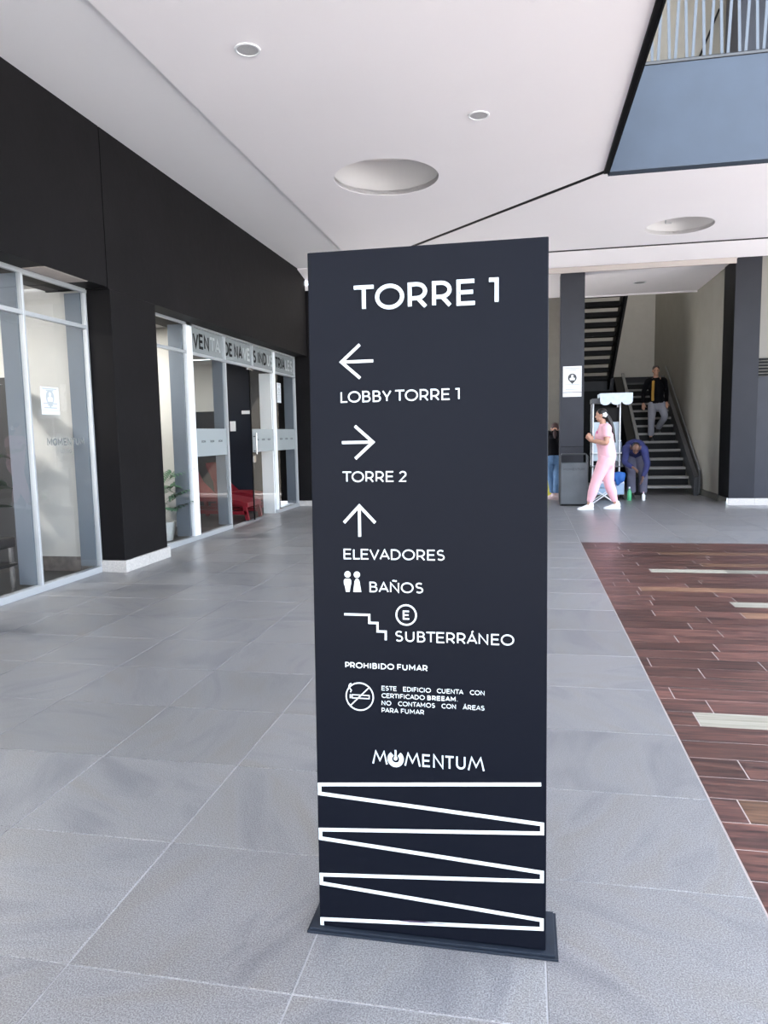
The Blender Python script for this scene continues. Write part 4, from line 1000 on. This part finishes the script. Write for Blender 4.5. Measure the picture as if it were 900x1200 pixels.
# --- woman in pink walking left
g, Pg, (c, fh, sh_, uh, R), V = figure('person', 'woman in pink shirt and pink trousers walking left past the litter bin, hands raised', (1.36, 13.30, 0),
    dict(head=(1.315, 13.30, 1.665), neck=(1.355, 13.30, 1.52), chest=(1.365, 13.30, 1.31), waist=(1.405, 13.30, 1.10), pelvis=(1.425, 13.30, .95),
         shL=(1.395, 13.13, 1.430), shR=(1.375, 13.47, 1.430), elL=(1.385, 13.07, 1.185), elR=(1.355, 13.50, 1.190), wrL=(1.155, 13.17, 1.225), wrR=(1.155, 13.37, 1.215),
         hipL=(1.395, 13.215, .90), hipR=(1.440, 13.385, .90), knL=(1.235, 13.225, .50), knR=(1.470, 13.385, .485), anL=(1.120, 13.235, .105), anR=(1.590, 13.385, .105)),
    (-1, 0, 0), (-1, .06, -.10), dict(skin=M['skin'], top=M['pink'], legs=M['pink'], shoe=M['shoe_white'], hair=M['hair'], cuff=.050, hem=.0,
        tail=[(1.405, 13.28, 1.66), (1.475, 13.26, 1.53), (1.515, 13.25, 1.38), (1.555, 13.25, 1.19)]), build=1.22, sleeve='short', hair='long',
    hands={'L': ((-.45, .12, .88), (-.3, 1, 0), .35, -1), 'R': ((-.6, -.15, .75), (-.3, -1, 0), .45, 1)}, toes={'L': (-1, 0, .0), 'R': (-1, 0, 0)})
bm = B(); 
for k in range(5):
    a = 2*PI*k/5; ell(bm, Vector((1.372, 13.205, 1.668)) + Vector((math.cos(a)*.028, 0, math.sin(a)*.028)), (.020, .008, .020), None, 8, 6)
Pg('hair_flower', voxel(bm, .006, 1), M['shoe_white'])
bm = B(); ell(bm, (1.252, 13.27, 1.345), (.022, .085, .050), None, 12, 8); Pg('magenta_print', bm, M['magenta'])

# --- man bending down in navy
figure('person', 'man in navy sweater and grey trousers bending down to the floor beside the cart', (2.22, 15.4, 0),
    dict(head=(2.150, 14.985, 1.035), neck=(2.165, 15.13, 1.085), chest=(2.175, 15.30, 1.060), waist=(2.20, 15.50, 1.00), pelvis=(2.22, 15.64, .90),
         shR=(1.995, 15.22, 1.025), shL=(2.335, 15.22, 1.010), elR=(1.975, 15.16, .745), elL=(2.385, 15.10, .70), wrR=(2.105, 15.02, .655), wrL=(2.290, 14.985, .455),
         hipR=(2.12, 15.63, .86), hipL=(2.31, 15.63, .86), knR=(2.115, 15.33, .485), knL=(2.350, 15.33, .480), anR=(2.145, 15.42, .105), anL=(2.365, 15.42, .105)),
    (0, -1, 0), (-.10, -.72, -.62), dict(skin=M['skin_dark'], top=M['blue_knit'], legs=M['trouser_grey'], shoe=M['shoe_dark'], hair=M['hair'], cuff=.085, top_name='sweater'),
    build=1.18, hair='cropped', face_up=(0, -.5, 1), hands={'L': ((-.15, -.1, -1), (-1, 0, 0), .5, 1), 'R': ((.7, -.3, -.5), (0, .2, -1), .6, 1)})

# --- man coming down the stairs
w, Pw, _, V = figure('person', 'man in black jacket with mustard stripe and pale grey trousers walking down the stairs', (3.02, 17.95, 1.122),
    dict(head=(2.975, 17.88, 2.745), neck=(2.985, 17.92, 2.595), chest=(2.995, 17.95, 2.375), waist=(3.02, 17.97, 2.15), pelvis=(3.03, 17.98, 2.02),
         shR=(2.815, 17.95, 2.505), shL=(3.175, 17.95, 2.515), elR=(2.725, 18.00, 2.235), elL=(3.245, 18.03, 2.245), wrR=(2.715, 17.90, 1.985), wrL=(3.235, 17.94, 2.00),
         hipR=(2.930, 17.98, 1.975), hipL=(3.125, 17.98, 1.975), knR=(2.900, 17.885, 1.60), knL=(3.195, 17.93, 1.675), anR=(2.910, 17.99, 1.225), anL=(3.110, 18.28, 1.412)),
    (0, -1, 0), (-.05, -1, -.22), dict(skin=M['skin'], top=M['jacket'], legs=M['trouser_pale'], shoe=M['shoe_dark'], hair=M['hair'], cuff=.072, top_name='jacket'), hair='short')
bm = B(); loft(bm, [(2.905, 17.795, 2.06), (2.900, 17.792, 2.20), (2.905, 17.785, 2.36), (2.915, 17.83, 2.50)], [(.030, .014)]*4, n=10); Pw('mustard_stripe', bm, M['mustard'])

# --- person behind the pillar, half hidden by the sign
figure('person', 'person with dark hair, black top and blue jeans, head bowed, between sign and slate pillar', (0.60, 15.25, 0),
    dict(head=(.610, 15.42, 1.445), neck=(.605, 15.28, 1.41), chest=(.600, 15.25, 1.22), waist=(.605, 15.22, 1.04), pelvis=(.610, 15.20, .91),
         shL=(.430, 15.24, 1.335), shR=(.770, 15.30, 1.335), elL=(.42, 15.40, 1.08), elR=(.780, 15.46, 1.08), wrL=(.50, 15.60, 1.04), wrR=(.70, 15.63, 1.04),
         hipL=(.525, 15.20, .88), hipR=(.695, 15.22, .88), knL=(.545, 15.34, .49), knR=(.665, 15.22, .49), anL=(.580, 15.45, .105), anR=(.640, 15.16, .105)),
    (-.15, 1, 0), (-.1, .75, -.65), dict(skin=M['skin'], top=M['jacket'], legs=M['jeans'], shoe=M['shoe_pink'], hair=M['hair_red'], cuff=.065,
         tail=[(.612, 15.36, 1.44), (.600, 15.20, 1.36), (.60, 15.14, 1.26)]), build=1.1, hair='long', face_up=(0, .4, 1), toes={'L': (-.5, .8, 0), 'R': (-.9, .3, 0)})
t = thing('floor_sign', 'small yellow folding floor sign behind the legs of the person in jeans', 'sign', (.505, 15.80, 0))
for q in (-1, 1):
    bm = B(); a = [bm.verts.new(p) for p in ((-.12, q*.10, 0), (.12, q*.10, 0), (.07, q*.008, .44), (-.07, q*.008, .44))]; f_ = bm.faces.new(a)
    e = bmesh.ops.extrude_face_region(bm, geom=[f_]); bmesh.ops.translate(bm, verts=[v for v in e['geom'] if isinstance(v, bmesh.types.BMVert)], vec=(0, q*.006, 0)); obj('panel', bm, M['yellow'], t)

# ================================================================== BIN
t = thing('litter_bin', 'grey steel litter bin with dark lettering in front of the slate grey pillar', 'bin', (.905, 14.10, 0))
bm = B(); a = []
for z, h in ((.035, .0), (.80, .0)): a.append([bm.verts.new((x, y, z)) for x, y in ((-.235, -.17), (.235, -.17), (.235, .17), (-.235, .17))])
for k in range(4): bm.faces.new((a[0][k], a[0][(k+1) % 4], a[1][(k+1) % 4], a[1][k]))
bm.faces.new(a[0][::-1])
b_ = [[bm.verts.new((v.co.x*.94, v.co.y*.92, z)) for v in a[1]] for z in (.80, .30)]
for k in range(4):
    bm.faces.new((a[1][k], a[1][(k+1) % 4], b_[0][(k+1) % 4], b_[0][k])); bm.faces.new((b_[0][k], b_[0][(k+1) % 4], b_[1][(k+1) % 4], b_[1][k]))
bm.faces.new(b_[1]); obj('body', bm, M['bin'], t)
bm = B(); box(bm, -.232, .232, -.16, .16, .0, .034); obj('plinth', bm, M['black_steel'], t)
for y in (-.155, .155):
    bm = B(); loft(bm, [(-.245, y, .01), (-.245, y, .93), (-.215, y, .965), (.215, y, .965), (.245, y, .93), (.245, y, .01)], [.011]*6, side=Vector((0, 1, 0)), n=8, smooth=0); obj('frame', bm, M['cap'], t, smooth=True)
bm = B(); box(bm, -.225, .225, -.14, .14, .955, .972, .003); obj('lid', bm, M['bin'], t)
bm = B(); text(bm, 'MOMENTUM', -.19, .665, .046, .17, .38, lambda u, v, d: Vector((u, -.1705-d, v))); obj('lettering', bm, M['ink'], t)

# ================================================================== SNACK CART AND WHAT IS ON IT
t = thing('snack_cart', 'tall snack cart with white posts, dark screen and scalloped pale blue canopy', 'cart', (1.62, 15.45, 0))
def C(n, bm, m): return part(n, bm, m, t)
for x, y in ((1.355, 15.25), (1.875, 15.25), (1.355, 15.68), (1.875, 15.68)):
    bm = B(); box(bm, x-.013, x+.013, y-.013, y+.013, .36, 1.935); C('post', bm, M['white'])
bm = B(); box(bm, 1.33, 1.90, 15.22, 15.72, 1.936, 2.03, .005); C('roof_board', bm, M['grey_box'])
bm = B(); n = 36; x0, x1 = 1.465, 2.085
top = [(x0+(x1-x0)*k/n, 2.125-.004*abs(k/n-.5)) for k in range(n+1)]
bot = [(x0+(x1-x0)*k/n, 1.955-.065*abs(math.sin(PI*3*k/n))**.55) for k in range(n+1)]
A = [[bm.verts.new((x, y, z)) for x, z in row] for y in (15.035, 15.05) for row in (top, bot)]
for k in range(n):
    bm.faces.new((A[0][k], A[0][k+1], A[1][k+1], A[1][k])); bm.faces.new((A[2][k], A[3][k], A[3][k+1], A[2][k+1]))
    bm.faces.new((A[0][k], A[2][k], A[2][k+1], A[0][k+1])); bm.faces.new((A[1][k], A[1][k+1], A[3][k+1], A[3][k]))
bm.faces.new((A[0][0], A[1][0], A[3][0], A[2][0])); bm.faces.new((A[0][n], A[2][n], A[3][n], A[1][n]))
can = C('canopy_valance', bm, M['canopy'])
bm = B(); box(bm, x0, x1, 15.051, 15.60, 2.05, 2.124, .006); C('canopy_top', bm, M['canopy'])
bm = B(); box(bm, 1.372, 1.858, 15.30, 15.32, 1.562, 1.85); C('dark_screen', bm, M['cart_dark'])
bm = B(); box(bm, 1.372, 1.858, 15.30, 15.32, .78, 1.560); C('display_board', bm, M['cart_panel'])
bm = B(); box(bm, 1.34, 1.96, 15.20, 15.70, .925, .945, .003); C('counter', bm, M['white'])
bm = B(); box(bm, 1.34, 1.96, 15.20, 15.70, .655, .675, .003); C('shelf', bm, M['grey_box'])
bm = B(); box(bm, 1.34, 1.89, 15.33, 15.70, .36, .65, .003); C('dark_cupboard', bm, M['cart_dark'])
bm = B(); box(bm, 1.36, 1.97, 15.20, 15.69, .10, .355, .008); C('lower_box', bm, M['light_blue'])
bm = B(); box(bm, 1.36, 1.97, 15.19, 15.199, .33, .36); C('box_rim', bm, M['white'])
for x, y in ((1.40, 15.27), (1.96, 15.27), (1.40, 15.63), (1.96, 15.63)):
    bm = B(); mtx = Matrix.Translation((x, y, .05)) @ Matrix.Rotation(PI/2, 4, 'Y'); bmesh.ops.create_cone(bm, cap_ends=True, segments=18, radius1=.05, radius2=.05, depth=.03, matrix=mtx); C('wheel', bm, M['shoe_dark'])
j = thing('water_jug', 'smoky blue transparent jug standing on the counter of the snack cart', 'jug', (1.870, 15.38, .9455))
bm = B(); lathe(bm, [(.045, 0), (.060, .01), (.062, .19), (.050, .225)], n=20); obj('body', bm, M['clear_blue'], j, smooth=True)
bm = B(); lathe(bm, [(.050, .226), (.052, .245), (.02, .25)], n=20); obj('lid', bm, M['white'], j, smooth=True)
j = thing('storage_box', 'grey box with a pale round mark on the cart shelf below the jug', 'box', (1.875, 15.40, .6755))
bm = B(); box(bm, -.075, .075, -.09, .09, 0, .22, .006); obj('body', bm, M['grey_box'], j)
bm = B(); poly(bm, ring(0, .11, .035, .035)[:-1], lambda u, v, d: Vector((u, -.0905-d, v))); obj('round_mark', bm, M['ink_grey'], j)
bm = B()
for p_, r_ in (((1.80, 15.17, .47), (.085, .05, .09)), ((1.90, 15.15, .44), (.08, .05, .10)), ((1.86, 15.16, .52), (.09, .05, .05)), ((1.84, 15.16, .37), (.05, .04, .09)), ((1.94, 15.16, .50), (.05, .04, .06))): ell(bm, p_, r_)
tag(obj('cloth_bundle', voxel(bm, .012, 3), M['cobalt']), 'crumpled cobalt blue cloth hanging over the light blue lower box of the cart', 'cloth')
t2 = thing('folding_stool', 'low white folding stool on the floor behind the legs of the woman in pink', 'stool', (1.50, 14.55, 0))
for y in (-.15, .15):
    bm = B(); obox(bm, (-.20, y, .012), (.16, y, .26), .02, .02); obj('leg', bm, M['white'], t2)
    bm = B(); obox(bm, (.20, y*.85, .012), (-.16, y*.85, .26), .02, .02); obj('leg', bm, M['white'], t2)
bm = B(); box(bm, -.19, .19, -.17, .17, .262, .285, .005); obj('seat', bm, M['light_blue'], t2)
for x, z in ((-.20, .012), (.20, .012)):
    bm = B(); box(bm, x-.012, x+.012, -.165, .165, 0, .02); obj('foot_bar', bm, M['white'], t2)
def bottle(name, label, x, y, h, r, m, cap):
    b = thing(name, label, 'bottle', (x, y, 0)); bm = B(); lathe(bm, [(r*.9, 0), (r, .01), (r, h*.58), (r*.75, h*.70), (r*.33, h*.80), (r*.33, h*.88)], n=18); obj('body', bm, m, b, smooth=True)
    bm = B(); lathe(bm, [(r*.40, h*.881), (r*.40, h*.99), (r*.30, h)], n=14); obj('cap', bm, cap, b, smooth=True)
bottle('plastic_bottle', 'green plastic bottle standing on the floor beside the cart', 2.045, 15.02, .27, .045, M['green'], M['white'])
bottle('plastic_bottle', 'small white and pink bottle on the floor in front of the bending man', 2.315, 15.02, .17, .036, M['white'], M['pink_light'])
